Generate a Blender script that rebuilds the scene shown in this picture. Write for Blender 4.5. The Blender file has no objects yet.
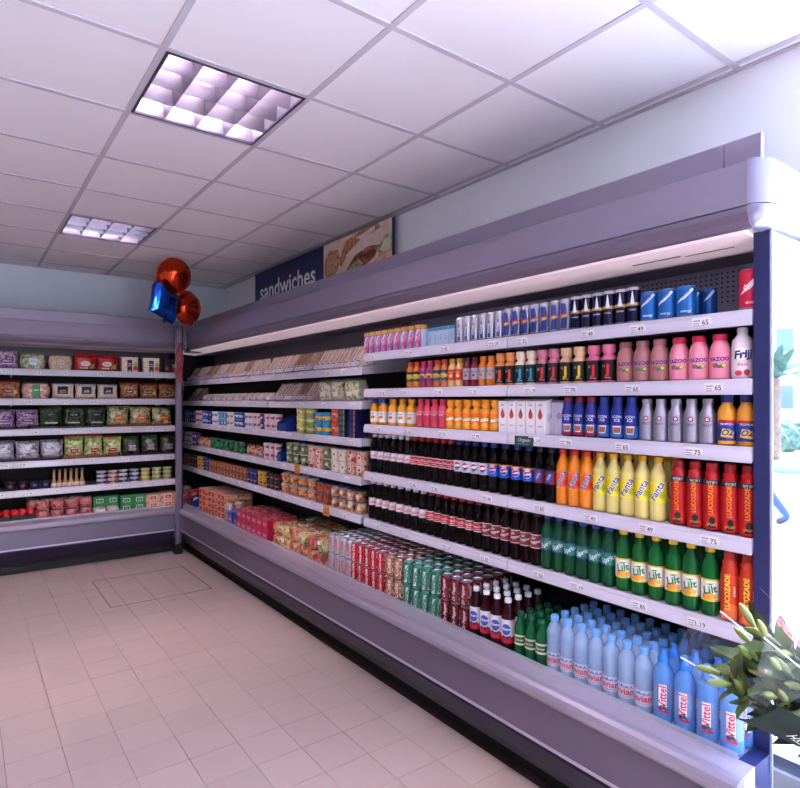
import bpy, bmesh, random
from math import sin, cos, pi, radians, atan, sqrt, hypot
from mathutils import Vector, Matrix
random.seed(11)
sc = bpy.context.scene
col = sc.collection
R_ = random.uniform

# ------------------------------------------------------------------ camera, world, lights, exposure
CAM_H, FPX, HOR = 1.515, 589.0, 400.0
YAW = atan(439 / 589)
CS, SN = cos(YAW), sin(YAW)
cam = bpy.data.cameras.new('camera')
cam.sensor_width, cam.lens = 36.0, 36.0 * FPX / 800
cam.shift_y = (HOR - 394) / 800
cam.clip_start = 0.05
camo = bpy.data.objects.new('camera', cam); col.objects.link(camo)
camo.location = (0, 0, CAM_H); camo.rotation_euler = (pi / 2, 0, -YAW)
sc.camera = camo
sc.view_settings.view_transform = 'Standard'
sc.view_settings.look = 'None'
sc.view_settings.gamma = 1.0
sc.view_settings.use_curve_mapping = False
sc.view_settings.exposure = 0.56
sc.cycles.use_denoising = True
sc.cycles.max_bounces = 10
sc.cycles.transparent_max_bounces = 24
sc.cycles.caustics_reflective = False
sc.cycles.caustics_refractive = False
sc.cycles.sample_clamp_indirect = 6.0

w = bpy.data.worlds.new('sky'); sc.world = w; w.use_nodes = True
nt = w.node_tree; nt.nodes.clear()
sky = nt.nodes.new('ShaderNodeTexSky'); sky.sky_type = 'NISHITA'
sky.sun_disc = False; sky.sun_elevation = radians(48); sky.sun_rotation = radians(80)
bgn = nt.nodes.new('ShaderNodeBackground'); bgn.inputs['Strength'].default_value = 2.1
wo = nt.nodes.new('ShaderNodeOutputWorld')
nt.links.new(sky.outputs[0], bgn.inputs[0]); nt.links.new(bgn.outputs[0], wo.inputs[0])
sun = bpy.data.lights.new('sun', 'SUN'); sun.energy = 24.0; sun.angle = radians(1); sun.color = (.74, .87, 1.0)
suno = bpy.data.objects.new('sun', sun); col.objects.link(suno)
suno.rotation_euler = Vector((-0.62, -0.14, -0.8)).to_track_quat('-Z', 'Y').to_euler()
LAMP_W, LAMP_C = 225.0, 'fde4ee'          # radiance and tint of the tubes

# room numbers (metres; camera stands over the origin)
XW, YW, ZC = 2.46, 6.72, 2.815
XMIN, YMIN = -4.2, -4.0

def y_at(u, X):
    a = u - 400.0
    return X * (-a * SN + FPX * CS) / (a * CS + FPX * SN)
def x_at(u, Y):
    a = u - 400.0
    return Y * (a * CS + FPX * SN) / (-a * SN + FPX * CS)
def point(u, v, Z):
    a = (u - 400.0) / FPX * Z
    return Vector((a * CS + Z * SN, -a * SN + Z * CS, CAM_H + (HOR - v) / FPX * Z))

# ------------------------------------------------------------------ materials
def lin(h):
    h = h.lstrip('#'); o = []
    for i in (0, 2, 4):
        c = int(h[i:i + 2], 16) / 255
        o.append(c / 12.92 if c <= .04045 else ((c + .055) / 1.055) ** 2.4)
    return (*o, 1)
_M = {}
def C(hexc, rough=.45, metal=0.0, trans=0.0, coat=0.0, ior=1.45, emit=0.0):
    k = (hexc, rough, metal, trans, coat, ior, emit)
    if k in _M: return _M[k]
    m = bpy.data.materials.new('paint_' + hexc.lstrip('#')); m.use_nodes = True
    b = m.node_tree.nodes['Principled BSDF']
    b.inputs['Base Color'].default_value = lin(hexc)
    b.inputs['Roughness'].default_value = rough; b.inputs['Metallic'].default_value = metal
    b.inputs['Transmission Weight'].default_value = trans; b.inputs['IOR'].default_value = ior
    b.inputs['Coat Weight'].default_value = coat
    if emit:
        b.inputs['Emission Color'].default_value = lin(hexc); b.inputs['Emission Strength'].default_value = emit
    m.diffuse_color = lin(hexc)
    _M[k] = m; return m
def NO(cols, scale=30.0, rough=.4, metal=0.0, bump=0.0, detail=3.0, rnd=True, coat=0.0, stretch=(1, 1, 1)):
    """mottled material: colour ramp over noise in object space, shifted per object"""
    k = ('n', tuple(cols), scale, rough, metal, bump, rnd, stretch)
    if k in _M: return _M[k]
    m = bpy.data.materials.new('mottled'); m.use_nodes = True
    t = m.node_tree; b = t.nodes['Principled BSDF']
    tc = t.nodes.new('ShaderNodeTexCoord'); mp = t.nodes.new('ShaderNodeMapping')
    mp.inputs['Scale'].default_value = stretch
    t.links.new(tc.outputs['Object'], mp.inputs['Vector'])
    if rnd:
        oi = t.nodes.new('ShaderNodeObjectInfo'); mu = t.nodes.new('ShaderNodeMath'); mu.operation = 'MULTIPLY'; mu.inputs[1].default_value = 7.0
        cx = t.nodes.new('ShaderNodeCombineXYZ')
        t.links.new(oi.outputs['Random'], mu.inputs[0])
        for i in range(3): t.links.new(mu.outputs[0], cx.inputs[i])
        t.links.new(cx.outputs[0], mp.inputs['Location'])
    n = t.nodes.new('ShaderNodeTexNoise'); n.inputs['Scale'].default_value = scale; n.inputs['Detail'].default_value = detail
    r = t.nodes.new('ShaderNodeValToRGB'); e = r.color_ramp.elements
    N = len(cols)
    for i, c in enumerate(cols):
        p = .32 + .36 * i / max(1, N - 1)
        if i < 2: e[i].position = p; el = e[i]
        else: el = e.new(p)
        el.color = lin(c)
    t.links.new(mp.outputs[0], n.inputs['Vector']); t.links.new(n.outputs['Fac'], r.inputs[0]); t.links.new(r.outputs[0], b.inputs['Base Color'])
    b.inputs['Roughness'].default_value = rough; b.inputs['Metallic'].default_value = metal; b.inputs['Coat Weight'].default_value = coat
    if bump:
        bp = t.nodes.new('ShaderNodeBump'); bp.inputs['Strength'].default_value = bump; bp.inputs['Distance'].default_value = .01
        t.links.new(n.outputs['Fac'], bp.inputs['Height']); t.links.new(bp.outputs[0], b.inputs['Normal'])
    m.diffuse_color = lin(cols[0])
    _M[k] = m; return m
def FILM(hexc='ffffff', clear=.8, rough=.08):
    """thin clear plastic: mostly see-through with a gloss"""
    k = ('film', hexc, clear, rough)
    if k in _M: return _M[k]
    m = bpy.data.materials.new('clear_film'); m.use_nodes = True
    t = m.node_tree; b = t.nodes['Principled BSDF']; out = t.nodes['Material Output']
    b.inputs['Base Color'].default_value = lin(hexc); b.inputs['Roughness'].default_value = rough
    b.inputs['Specular IOR Level'].default_value = .35
    tr = t.nodes.new('ShaderNodeBsdfTransparent'); mx = t.nodes.new('ShaderNodeMixShader'); mx.inputs[0].default_value = clear
    t.links.new(b.outputs[0], mx.inputs[1]); t.links.new(tr.outputs[0], mx.inputs[2]); t.links.new(mx.outputs[0], out.inputs[0])
    _M[k] = m; return m
def TONE(hexc, amount=.1, rough=.5, grain=0.0, gscale=200.0):
    """plain colour with a small per-object tone difference and fine grain"""
    k = ('tone', hexc, amount, rough, grain)
    if k in _M: return _M[k]
    m = bpy.data.materials.new('toned'); m.use_nodes = True
    t = m.node_tree; b = t.nodes['Principled BSDF']; b.inputs['Roughness'].default_value = rough
    oi = t.nodes.new('ShaderNodeObjectInfo'); mr = t.nodes.new('ShaderNodeMapRange')
    mr.inputs['To Min'].default_value = 1 - amount; mr.inputs['To Max'].default_value = 1 + amount
    t.links.new(oi.outputs['Random'], mr.inputs['Value'])
    tc = t.nodes.new('ShaderNodeTexCoord'); n = t.nodes.new('ShaderNodeTexNoise'); n.inputs['Scale'].default_value = gscale; n.inputs['Detail'].default_value = 4
    t.links.new(tc.outputs['Object'], n.inputs['Vector'])
    m2 = t.nodes.new('ShaderNodeMapRange'); m2.inputs['To Min'].default_value = 1 - grain; m2.inputs['To Max'].default_value = 1 + grain
    t.links.new(n.outputs['Fac'], m2.inputs['Value'])
    mu = t.nodes.new('ShaderNodeMath'); mu.operation = 'MULTIPLY'
    t.links.new(mr.outputs[0], mu.inputs[0]); t.links.new(m2.outputs[0], mu.inputs[1])
    v = t.nodes.new('ShaderNodeVectorMath'); v.operation = 'SCALE'; v.inputs[0].default_value = lin(hexc)[:3]
    t.links.new(mu.outputs[0], v.inputs['Scale']); t.links.new(v.outputs[0], b.inputs['Base Color'])
    _M[k] = m; return m

WHITE = C('f2eef2', .45)
STEEL = C('b9b4c0', .32, .85)
ALU = C('d8d6dc', .25, 1.0)
CLEAR = FILM('ffffff', .91, .06)

# ------------------------------------------------------------------ mesh builder
class MB:
    def __init__(s): s.v = []; s.f = []; s.m = []; s.s = []; s.mats = []
    def mi(s, m):
        if m not in s.mats: s.mats.append(m)
        return s.mats.index(m)
    def add(s, vs, fs, mat, smooth=False):
        o = len(s.v); s.v += [tuple(p) for p in vs]; i = s.mi(mat)
        for f in fs: s.f.append([o + k for k in f]); s.m.append(i); s.s.append(smooth)
        return s
    def box(s, x0, x1, y0, y1, z0, z1, mat, c=0.0):
        if x0 > x1: x0, x1 = x1, x0
        if y0 > y1: y0, y1 = y1, y0
        if z0 > z1: z0, z1 = z1, z0
        if c <= 0:
            vs = [(x, y, z) for x in (x0, x1) for y in (y0, y1) for z in (z0, z1)]
            return s.add(vs, [(0, 1, 3, 2), (4, 6, 7, 5), (0, 4, 5, 1), (2, 3, 7, 6), (0, 2, 6, 4), (1, 5, 7, 3)], mat)
        bm = bmesh.new(); bmesh.ops.create_cube(bm, size=1)
        for v in bm.verts: v.co = ((x0 + x1) / 2 + v.co.x * (x1 - x0), (y0 + y1) / 2 + v.co.y * (y1 - y0), (z0 + z1) / 2 + v.co.z * (z1 - z0))
        bmesh.ops.bevel(bm, geom=bm.edges[:], offset=c, segments=1, affect='EDGES')
        return s.bm(bm, mat)
    def bm(s, bm, mat, smooth=False):
        bm.verts.index_update()
        s.add([v.co[:] for v in bm.verts], [[v.index for v in f.verts] for f in bm.faces], mat, smooth); bm.free(); return s
    def lathe(s, prof, mat, seg=20, cx=0, cy=0, smooth=True, zo=0, sy=1.0):
        vs = []; fs = []; rings = []
        for r, z in prof:
            if r < 1e-6: rings.append([len(vs)]); vs.append((cx, cy, z + zo))
            else:
                rings.append(list(range(len(vs), len(vs) + seg)))
                vs += [(cx + r * cos(2 * pi * k / seg), cy + sy * r * sin(2 * pi * k / seg), z + zo) for k in range(seg)]
        for a, b in zip(rings, rings[1:]):
            for k in range(seg):
                k2 = (k + 1) % seg
                if len(a) == 1 and len(b) == 1: continue
                if len(a) == 1: fs.append((a[0], b[k2], b[k]))
                elif len(b) == 1: fs.append((a[k], a[k2], b[0]))
                else: fs.append((a[k], a[k2], b[k2], b[k]))
        return s.add(vs, fs, mat, smooth)
    def tube(s, pts, r, mat, seg=8, smooth=True):
        pts = [Vector(p) for p in pts]; n = len(pts); vs = []; fs = []
        rr = r if isinstance(r, (list, tuple)) else [r] * n
        for i, p in enumerate(pts):
            d = (pts[min(i + 1, n - 1)] - pts[max(i - 1, 0)]).normalized()
            a = d.orthogonal().normalized(); b = d.cross(a)
            if i and a.dot(pa) < 0.99:
                a = (pa - d * pa.dot(d)).normalized(); b = d.cross(a)
            pa = a
            vs += [p + rr[i] * (a * cos(2 * pi * k / seg) + b * sin(2 * pi * k / seg)) for k in range(seg)]
        for i in range(n - 1):
            for k in range(seg):
                k2 = (k + 1) % seg; fs.append((i * seg + k, i * seg + k2, (i + 1) * seg + k2, (i + 1) * seg + k))
        fs.append(tuple(range(seg))[::-1]); fs.append(tuple((n - 1) * seg + k for k in range(seg)))
        return s.add(vs, fs, mat, smooth)
    def prism(s, poly, y0, y1, mat, mp=None):
        """closed outline (a, z) drawn out along y"""
        n = len(poly); mp = mp or (lambda a, y, z: (a, y, z))
        vs = [mp(a, y0, z) for a, z in poly] + [mp(a, y1, z) for a, z in poly]
        fs = [(k, (k + 1) % n, n + (k + 1) % n, n + k) for k in range(n)] + [tuple(range(n))[::-1], tuple(range(n, 2 * n))]
        return s.add(vs, fs, mat)
    def mesh(s, name, sharp=42):
        me = bpy.data.meshes.new(name); me.from_pydata(s.v, [], s.f)
        for m in s.mats: me.materials.append(m)
        me.polygons.foreach_set('material_index', s.m); me.polygons.foreach_set('use_smooth', s.s)
        bm = bmesh.new(); bm.from_mesh(me); bmesh.ops.recalc_face_normals(bm, faces=bm.faces[:]); bm.to_mesh(me); bm.free()
        if any(s.s): me.set_sharp_from_angle(angle=radians(sharp))
        me.update(); return me
    def obj(s, name, parent=None, loc=None, rot=None, **tags):
        return link(name, s.mesh(name), parent, loc, rot, **tags)
def link(name, me, parent=None, loc=None, rot=None, **tags):
    o = bpy.data.objects.new(name, me); col.objects.link(o)
    if loc is not None: o.location = loc
    if rot is not None: o.rotation_euler = rot
    if parent is not None: o.parent = parent
    for k, v in tags.items(): o[k] = v
    return o
SEEN = {}
def tag(o, label, cat, group=None):
    o['label'] = label; o['category'] = cat
    if group: o['group'] = group
    n = len(label.replace('-', ' ').split())
    if label in SEEN: print('DUP LABEL', label)
    if len(label.split()) > 16: print('LONG', label)
    SEEN[label] = 1
    return o
def empty(name, loc=(0, 0, 0), rz=0, label=None, cat=None, group=None):
    o = link(name, None, None, loc, (0, 0, rz))
    if label: tag(o, label, cat, group)
    return o

# ------------------------------------------------------------------ flat print (words, marks) on a surface
_T = {}
def text_shape(txt, size, shear=0.0, off=0.0):
    k = (txt, shear, off)
    if k not in _T:
        cu = bpy.data.curves.new('t', 'FONT'); cu.body = txt; cu.size = 1; cu.shear = shear; cu.offset = off
        cu.align_x = 'CENTER'; cu.align_y = 'CENTER'; cu.resolution_u = 2
        o = bpy.data.objects.new('t', cu); col.objects.link(o)
        dg = bpy.context.evaluated_depsgraph_get(); dg.update()
        me = bpy.data.meshes.new_from_object(o.evaluated_get(dg))
        _T[k] = ([(v.co.x, v.co.y) for v in me.vertices], [list(p.vertices) for p in me.polygons])
        bpy.data.objects.remove(o); bpy.data.curves.remove(cu); bpy.data.meshes.remove(me)
    vs, fs = _T[k]
    return [(x * size, y * size) for x, y in vs], fs
def W(t, x, z, s, c, **o): return ('t', t, x, z, s, c, o)
def shape2d(d):
    """('t',text,x,z,size,colour[,opts]) ('r',x0,z0,x1,z1,colour) ('e',x,z,rx,rz,colour) ('p',points,colour)"""
    k = d[0]
    if k == 't':
        _, txt, x, z, size, c = d[:6]; o = d[6] if len(d) > 6 else {}
        vs, fs = text_shape(txt, size, o.get('shear', 0), o.get('bold', 0.012))
        a = radians(o.get('rot', 0)); sx = o.get('sx', 1)
        vs = [(p * sx, q) for p, q in vs]
        return [(x + p * cos(a) - q * sin(a), z + p * sin(a) + q * cos(a)) for p, q in vs], fs, c
    if k == 'r':
        _, x0, z0, x1, z1, c = d; return [(x0, z0), (x1, z0), (x1, z1), (x0, z1)], [(0, 1, 2, 3)], c
    if k == 'e':
        _, x, z, rx, rz, c = d; n = 14
        return [(x + rx * cos(2 * pi * i / n), z + rz * sin(2 * pi * i / n)) for i in range(n)], [tuple(range(n))], c
    _, pts, c = d; return list(pts), [tuple(range(len(pts)))], c
def decals(mb, ds, mp, bend=False, base=0, step=.007, lay=.0003):
    for i, d in enumerate(ds):
        vs, fs, c = shape2d(d)
        if bend:
            bm = bmesh.new(); bv = [bm.verts.new((x, 0, z)) for x, z in vs]
            for f in fs:
                try: bm.faces.new([bv[q] for q in f])
                except ValueError: pass
            x0 = min(x for x, _ in vs); x1 = max(x for x, _ in vs)
            x = x0 + step
            while x < x1 - 1e-4:
                bmesh.ops.bisect_plane(bm, geom=bm.verts[:] + bm.edges[:] + bm.faces[:], plane_co=(x, 0, 0), plane_no=(1, 0, 0)); x += step
            if bend == 2:
                z0 = min(z for _, z in vs); z1 = max(z for _, z in vs); z = z0 + step * 1.6
                while z < z1 - 1e-4:
                    bmesh.ops.bisect_plane(bm, geom=bm.verts[:] + bm.edges[:] + bm.faces[:], plane_co=(0, 0, z), plane_no=(0, 0, 1)); z += step * 1.6
            bm.verts.index_update()
            vs = [(v.co.x, v.co.z) for v in bm.verts]; fs = [[v.index for v in f.verts] for f in bm.faces]; bm.free()
        off = base + lay * (i + 1)
        mat = c if isinstance(c, bpy.types.Material) else C(c, .45)
        mb.add([mp(x, z, off) for x, z in vs], fs, mat)
def cylmap(R): return lambda x, z, o: (-(R + o) * cos(x / R), -(R + o) * sin(x / R), z)
def frontmap(D): return lambda x, z, o: (-D - o, -x, z)
def topmap(Z): return lambda x, y, o: (y, -x, Z + o)

# ------------------------------------------------------------------ the room
def part(mb, name, parent, **t): return mb.obj(name, parent, **t)
# floor: dark bed with single tiles laid on it
TS, FX0, FY0 = .209, .563, 3.358
fl = MB().box(XMIN, XW + .1, YMIN, YW + .1, -.12, -.012, C('3c2c2c', .8)).obj('floor', kind='structure')
FLM = TONE('bfaaa4', .035, .36, .08, 420)
g = .0022
tile_me = MB().box(-TS / 2 + g / 2, TS / 2 - g / 2, -TS / 2 + g / 2, TS / 2 - g / 2, -.0121, 0, FLM, .0008).mesh('floor_tile')
rest = MB(); spots = []
i0 = int((XMIN - FX0) / TS); i1 = int((1.86 - FX0) / TS) + 1
for i in range(i0, i1):
    for j in range(int((YMIN - FY0) / TS), int((6.2 - FY0) / TS) + 1):
        x, y = FX0 + (i + .5) * TS, FY0 + (j + .5) * TS
        if y > YW - .5 or x > 1.9: continue
        zc_ = x * SN + y * CS; vis = False
        if zc_ > .5:
            u = 400 + FPX * (x * CS - y * SN) / zc_; v = HOR + FPX * CAM_H / zc_
            vis = -25 < u < 560 and v < 815
        (spots if vis else rest.v).append((x, y, hypot(x, y)) if vis else None) if vis else None
        if not vis: rest.box(x - TS / 2 + g / 2, x + TS / 2 - g / 2, y - TS / 2 + g / 2, y + TS / 2 - g / 2, -.0121, 0, FLM)
spots.sort(key=lambda s: s[2])
for x, y, _ in spots[:300]:
    link('floor_tile', tile_me, fl, (x, y, R_(-.0004, .0004)), (0, 0, random.choice((0, pi / 2, pi))))
for x, y, _ in spots[300:]: rest.box(x - TS / 2 + g / 2, x + TS / 2 - g / 2, y - TS / 2 + g / 2, y + TS / 2 - g / 2, -.0121, 0, FLM)
part(rest, 'floor_tiling', fl, kind='stuff')
hm = MB(); hx0, hx1, hy0, hy1 = .875, 1.62, 4.70, 5.48; hd = C('4a3836', .5, .4)
for a in ((hx0, hx1, hy0, hy0 + .004), (hx0, hx1, hy1 - .004, hy1), (hx0, hx0 + .005, hy0, hy1), (hx1 - .005, hx1, hy0, hy1)): hm.box(*a, -.001, .0012, hd)
part(hm, 'access_hatch_edging', fl)
# ceiling: slab above, tiles in a grid of bars
CX0, CY0, CT = .6, 2.26, .6
PLASTER = C('e6e0ea', .8)
ce = MB().box(XMIN, XW + .1, YMIN, YW + .1, ZC + .2, ZC + .3, C('808088', .9)).obj('ceiling', kind='structure')
CTM = TONE('f4f0f6', .012, .9, .03, 300)
LIGHTS = [(.9, CY0 + .3 + 2.4 * k) for k in (1, 0, -1, -2)] + [(-1.5, CY0 + .3 + 2.4 * k) for k in (1, 0, -1, -2)]
def is_light(x, y): return any(abs(x - a) < .1 and abs(y - b) < .1 for a, b in LIGHTS)
ct_me = MB().box(-.297, .297, -.297, .297, 0, .014, CTM, .0015).mesh('ceiling_tile')
crest = MB(); BAR = C('c6c0cc', .6)
for i in range(-8, 4):
    for j in range(-11, 8):
        x0, y0 = CX0 + i * CT, CY0 + j * CT
        x1, y1 = min(x0 + CT, XW), min(y0 + CT, YW)
        x0 = max(x0, XMIN); y0 = max(y0, YMIN)
        if x1 - x0 < .02 or y1 - y0 < .02 or is_light((x0 + x1) / 2, (y0 + y1) / 2): continue
        if x1 - x0 > .59 and y1 - y0 > .59 and x0 > -1.9 and y0 > -.2: link('ceiling_tile', ct_me, ce, ((x0 + x1) / 2, (y0 + y1) / 2, ZC))
        elif x1 - x0 > .59 and y0 > -.2 or y1 - y0 > .59 and x0 > 2: MB().box(x0 + .003, x1 - .003, y0 + .003, y1 - .003, ZC, ZC + .014, CTM, .0015).obj('ceiling_tile', ce)
        else: crest.box(x0 + .003, x1 - .003, y0 + .003, y1 - .003, ZC, ZC + .014, CTM)
part(crest, 'ceiling_tiling', ce, kind='stuff')
bw = .012
for i in range(-7, 5):
    x = CX0 + i * CT
    if x < XW: part(MB().box(x - bw, x + bw, YMIN, YW, ZC - .004, ZC + .001, BAR).box(x - .0015, x + .0015, YMIN, YW, ZC, ZC + .03, BAR), 'ceiling_bar', ce)
for j in range(-10, 8):
    y = CY0 + j * CT
    if y < YW: part(MB().box(XMIN, XW, y - bw, y + bw, ZC - .0035, ZC + .001, BAR), 'ceiling_cross_bar', ce)
part(MB().box(XW - .02, XW, YMIN, YW, ZC - .006, ZC + .001, BAR).box(XMIN, XW, YW - .02, YW, ZC - .006, ZC + .001, BAR), 'ceiling_edge_bar', ce)
# walls
WALLM = C('f8faff', .75)
WIN_Y, WIN_Z0, WIN_Z1 = .72, .12, 2.72
wr = MB().box(XW, XW + .12, WIN_Y, YW + .12, 0, ZC + .2, WALLM).box(XW, XW + .12, YMIN, WIN_Y, WIN_Z1, ZC + .2, WALLM).box(XW, XW + .12, YMIN, WIN_Y, 0, WIN_Z0, WALLM).obj('wall_right', kind='structure')
MB().box(XMIN, XW, YW, YW + .12, 0, ZC + .2, C('dce6f2', .75)).obj('wall_back', kind='structure')
MB().box(XMIN - .12, XMIN, YMIN, YW + .12, 0, ZC + .2, C('d8d4da', .75)).obj('wall_left', kind='structure')
wf = MB(); wm = C('d8d4da', .75)
for a in ((XMIN, XW, 0, .25), (XMIN, XW, 2.6, ZC + .2), (XMIN, .715, .25, 2.6), (XW - .25, XW, .25, 2.6)): wf.box(a[0], a[1], YMIN - .12, YMIN, a[2], a[3], wm)
wf.obj('wall_front', kind='structure')
# shop window facing the street
wn = MB(); FRM = C('8c98b0', .35, .6)
for y in (WIN_Y, WIN_Y - 1.55, WIN_Y - 3.1, YMIN + .05): wn.box(XW + .02, XW + .09, y - .05, y, WIN_Z0, WIN_Z1, FRM)
for z in (WIN_Z0, WIN_Z1 - .05): wn.box(XW + .02, XW + .09, YMIN, WIN_Y, z, z + .05, FRM)
wno = wn.obj('window_1', kind='structure')
for k in range(3): part(MB().box(XW + .05, XW + .056, max(YMIN, WIN_Y - 1.55 * (k + 1)) , WIN_Y - 1.55 * k - .05, WIN_Z0 + .05, WIN_Z1 - .05, FILM('f0f6ff', .93, .02)), 'window_pane', wno)

w2 = MB()
for k in range(2): w2.box(.715 + k * 1.445, .765 + k * 1.445, YMIN - .09, YMIN - .03, .25, 2.6, FRM)
w2.box(.715, XW - .25, YMIN - .09, YMIN - .03, .25, .30, FRM).box(.715, XW - .25, YMIN - .09, YMIN - .03, 2.55, 2.6, FRM)
w2o = w2.obj('window_2', kind='structure')
for k in range(1): part(MB().box(.765, 2.16, YMIN - .063, YMIN - .057, .30, 2.55, FILM('f0f6ff', .93, .02)), 'window_pane', w2o)

# ceiling lights: recessed square fittings with a metal louvre
REFL = C('928e9c', .3, 1.0)
def make_light(x, y, lab):
    t = empty('ceiling_light', (x, y, ZC), 0, lab, 'light', 'recessed louvre lights in the ceiling grid')
    s = .288; f = MB(); d = C('4c4a60', .35, .6)
    for a in ((-s, s, -s, -s + .012), (-s, s, s - .012, s), (-s, -s + .012, -s, s), (s - .012, s, -s, s)): f.box(*a, -.006, .004, d)
    part(f, 'frame', t)
    h = MB(); i = s - .004; m = C('8c8894', .35, .9)
    for a in ((-i, i, -i - .003, -i), (-i, i, i, i + .003), (-i - .003, -i, -i, i), (i, i + .003, -i, i)): h.box(*a, .002, .13, m)
    h.box(-i, i, -i, i, .13, .134, m); part(h, 'housing', t)
    n = 4; p = 2 * i / n
    for k in range(1, n):                                   # cross blades, curved sections
        q = -i + k * p
        part(MB().prism([(-.016, .088), (-.007, .045), (-.0012, .003), (.0012, .003), (.007, .045), (.016, .088)], -i, i, REFL, lambda a, yy, z: (yy, q + a, z)), 'louvre_blade', t)
        part(MB().prism([(-.014, .088), (-.006, .045), (-.001, .003), (.001, .003), (.006, .045), (.014, .088)], -i, i, REFL, lambda a, yy, z: (q + a, yy, z)), 'louvre_blade', t)
    for k in range(n):                                      # four tubes, one over each row
        q = -i + (k + .5) * p
        tb = part(MB().tube([(-i + .03, q, .11), (i - .03, q, .11)], .008, C(LAMP_C, .5, emit=LAMP_W), 10), 'tube', t)
        for e in (-1, 1): part(MB().tube([(e * (i - .004), q, .11), (e * (i - .03), q, .11)], .009, ALU, 8), 'tube_cap', tb)
        part(MB().prism([(-p / 2 + .003, .09), (-p / 2 + .012, .108), (-p / 4, .124), (p / 4, .124), (p / 2 - .012, .108), (p / 2 - .003, .09), (p / 2 - .005, .11), (p / 4, .128), (-p / 4, .128), (-p / 2 + .005, .11)], -i, i, REFL, lambda a, yy, z: (yy, q + a, z)), 'reflector', t)
where = ['above the balloons end of the aisle', 'large in view above the middle of the floor', 'over the camera', 'over the shop entrance end']
for k, (x, y) in enumerate(LIGHTS):
    make_light(x, y, 'recessed louvre ceiling light ' + where[k % 4] + ('' if k < 4 else ', second row'))

# ------------------------------------------------------------------ refrigerated display cases
CASE = C('8f869a', .38, .4); CASED = C('7c7288', .4, .35); NAVY = C('1c1a34', .35); KICK = C('0c0a12', .5); LILAC = C('d6d0e0', .4)
SHADED_LINER = C('0c0a10', .8); SHELFM = C('b8b2c0', .4)  # liner blackened so its colour carries the shade behind the stock
GLOW = C('f0dce4', .4, emit=.2)
def mR(a, d, z): return (XW - d, a, z)
def mL(a, d, z): return (a, YW - d, z)
def ext(mb, prof, a0, a1, m, mp): return mb.prism(prof, a0, a1, m, lambda d, a, z: mp(a, d, z))
def cbox(mb, mp, a0, a1, d0, d1, z0, z1, m, c=0):
    p, q = mp(a0, d0, z0), mp(a1, d1, z1); return mb.box(p[0], q[0], p[1], q[1], p[2], q[2], m, c)
CH = CAM_H
Z_BOT = CH - 1.283          # bottom edge of the front panel
LIP = CH - 1.06             # top of the front rail
DECK = .44
def ticket(txt):
    mb = MB(); mb.box(-.0012, 0, -.03, .03, -.017, .017, C('f0eef2', .5))
    decals(mb, [('t', txt, .012, -.001, .022, '3c3848'), ('r', -.026, .004, -.004, .008, '9c98a8'), ('r', -.026, -.004, -.008, -.001, '9c98a8'), ('r', -.026, -.011, -.006, -.008, 'b0acb8')], frontmap(.0012))
    return mb.mesh('price_ticket')
TICK = [ticket(t) for t in ('75', '55', '79', '85', '65', '1.19', '49')]
def shelf(root, mp, a0, a1, z, joints, front=.51, tilt=0.0, back=.17, side=1, tick=(), th=.047, right=True):
    """board with a price strip along its front edge, brackets at its ends, tickets in the strip"""
    mb = MB(); rise = sin(tilt) * (front - back)
    ext(mb, [(front - .004, z - .012), (front - .004, z), (back, z + rise), (back, z + rise - .016)], a0, a1, SHELFM, mp)
    sh = part(mb, 'shelf', root)
    br = MB()
    for a in sorted([a0 + .004, a1 - .004] + list(joints)):
        br2 = MB(); ext(br2, [(front - .006, z - .012), (back, z + rise - .016), (back, z + rise - .075), (front - .03, z - th + .004), (front - .006, z - th + .004)], a - .004, a + .004, SHELFM, mp)
        part(br2, 'bracket', sh)
    cuts = [a0] + sorted(joints) + [a1]
    for p, q in zip(cuts, cuts[1:]):
        s = MB(); gp = .0025
        ext(s, [(front + .004, z + .002), (front + .006, z - .004), (front + .012, z - th + .006), (front + .012, z - th), (front, z - th), (front - .003, z + .002)], p + gp, q - gp, LILAC, mp)
        ext(s, [(front + .0085, z - .010), (front + .0105, z - .011), (front + .0135, z - th + .009), (front + .0125, z - th + .008)], p + gp, q - gp, C('ddd8e8', .2), mp)
        st = part(s, 'price_strip', sh)
        n = max(1, int((q - p) / .24))
        for k in range(n):
            a = p + (k + .5 + R_(-.25, .25)) * (q - p) / n
            if not tick: continue
            x, y, zz = mp(a, front + .0128, z - th * .53)
            o = link('price_ticket', random.choice(TICK), st, (x, y, zz), (0, radians(-9), 0) if right else (radians(9) * 0, radians(-9), pi / 2))
            if not right: o.rotation_euler = Matrix.Rotation(pi / 2, 3, 'Z').to_4x4().to_3x3().to_euler()
    return sh
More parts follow.
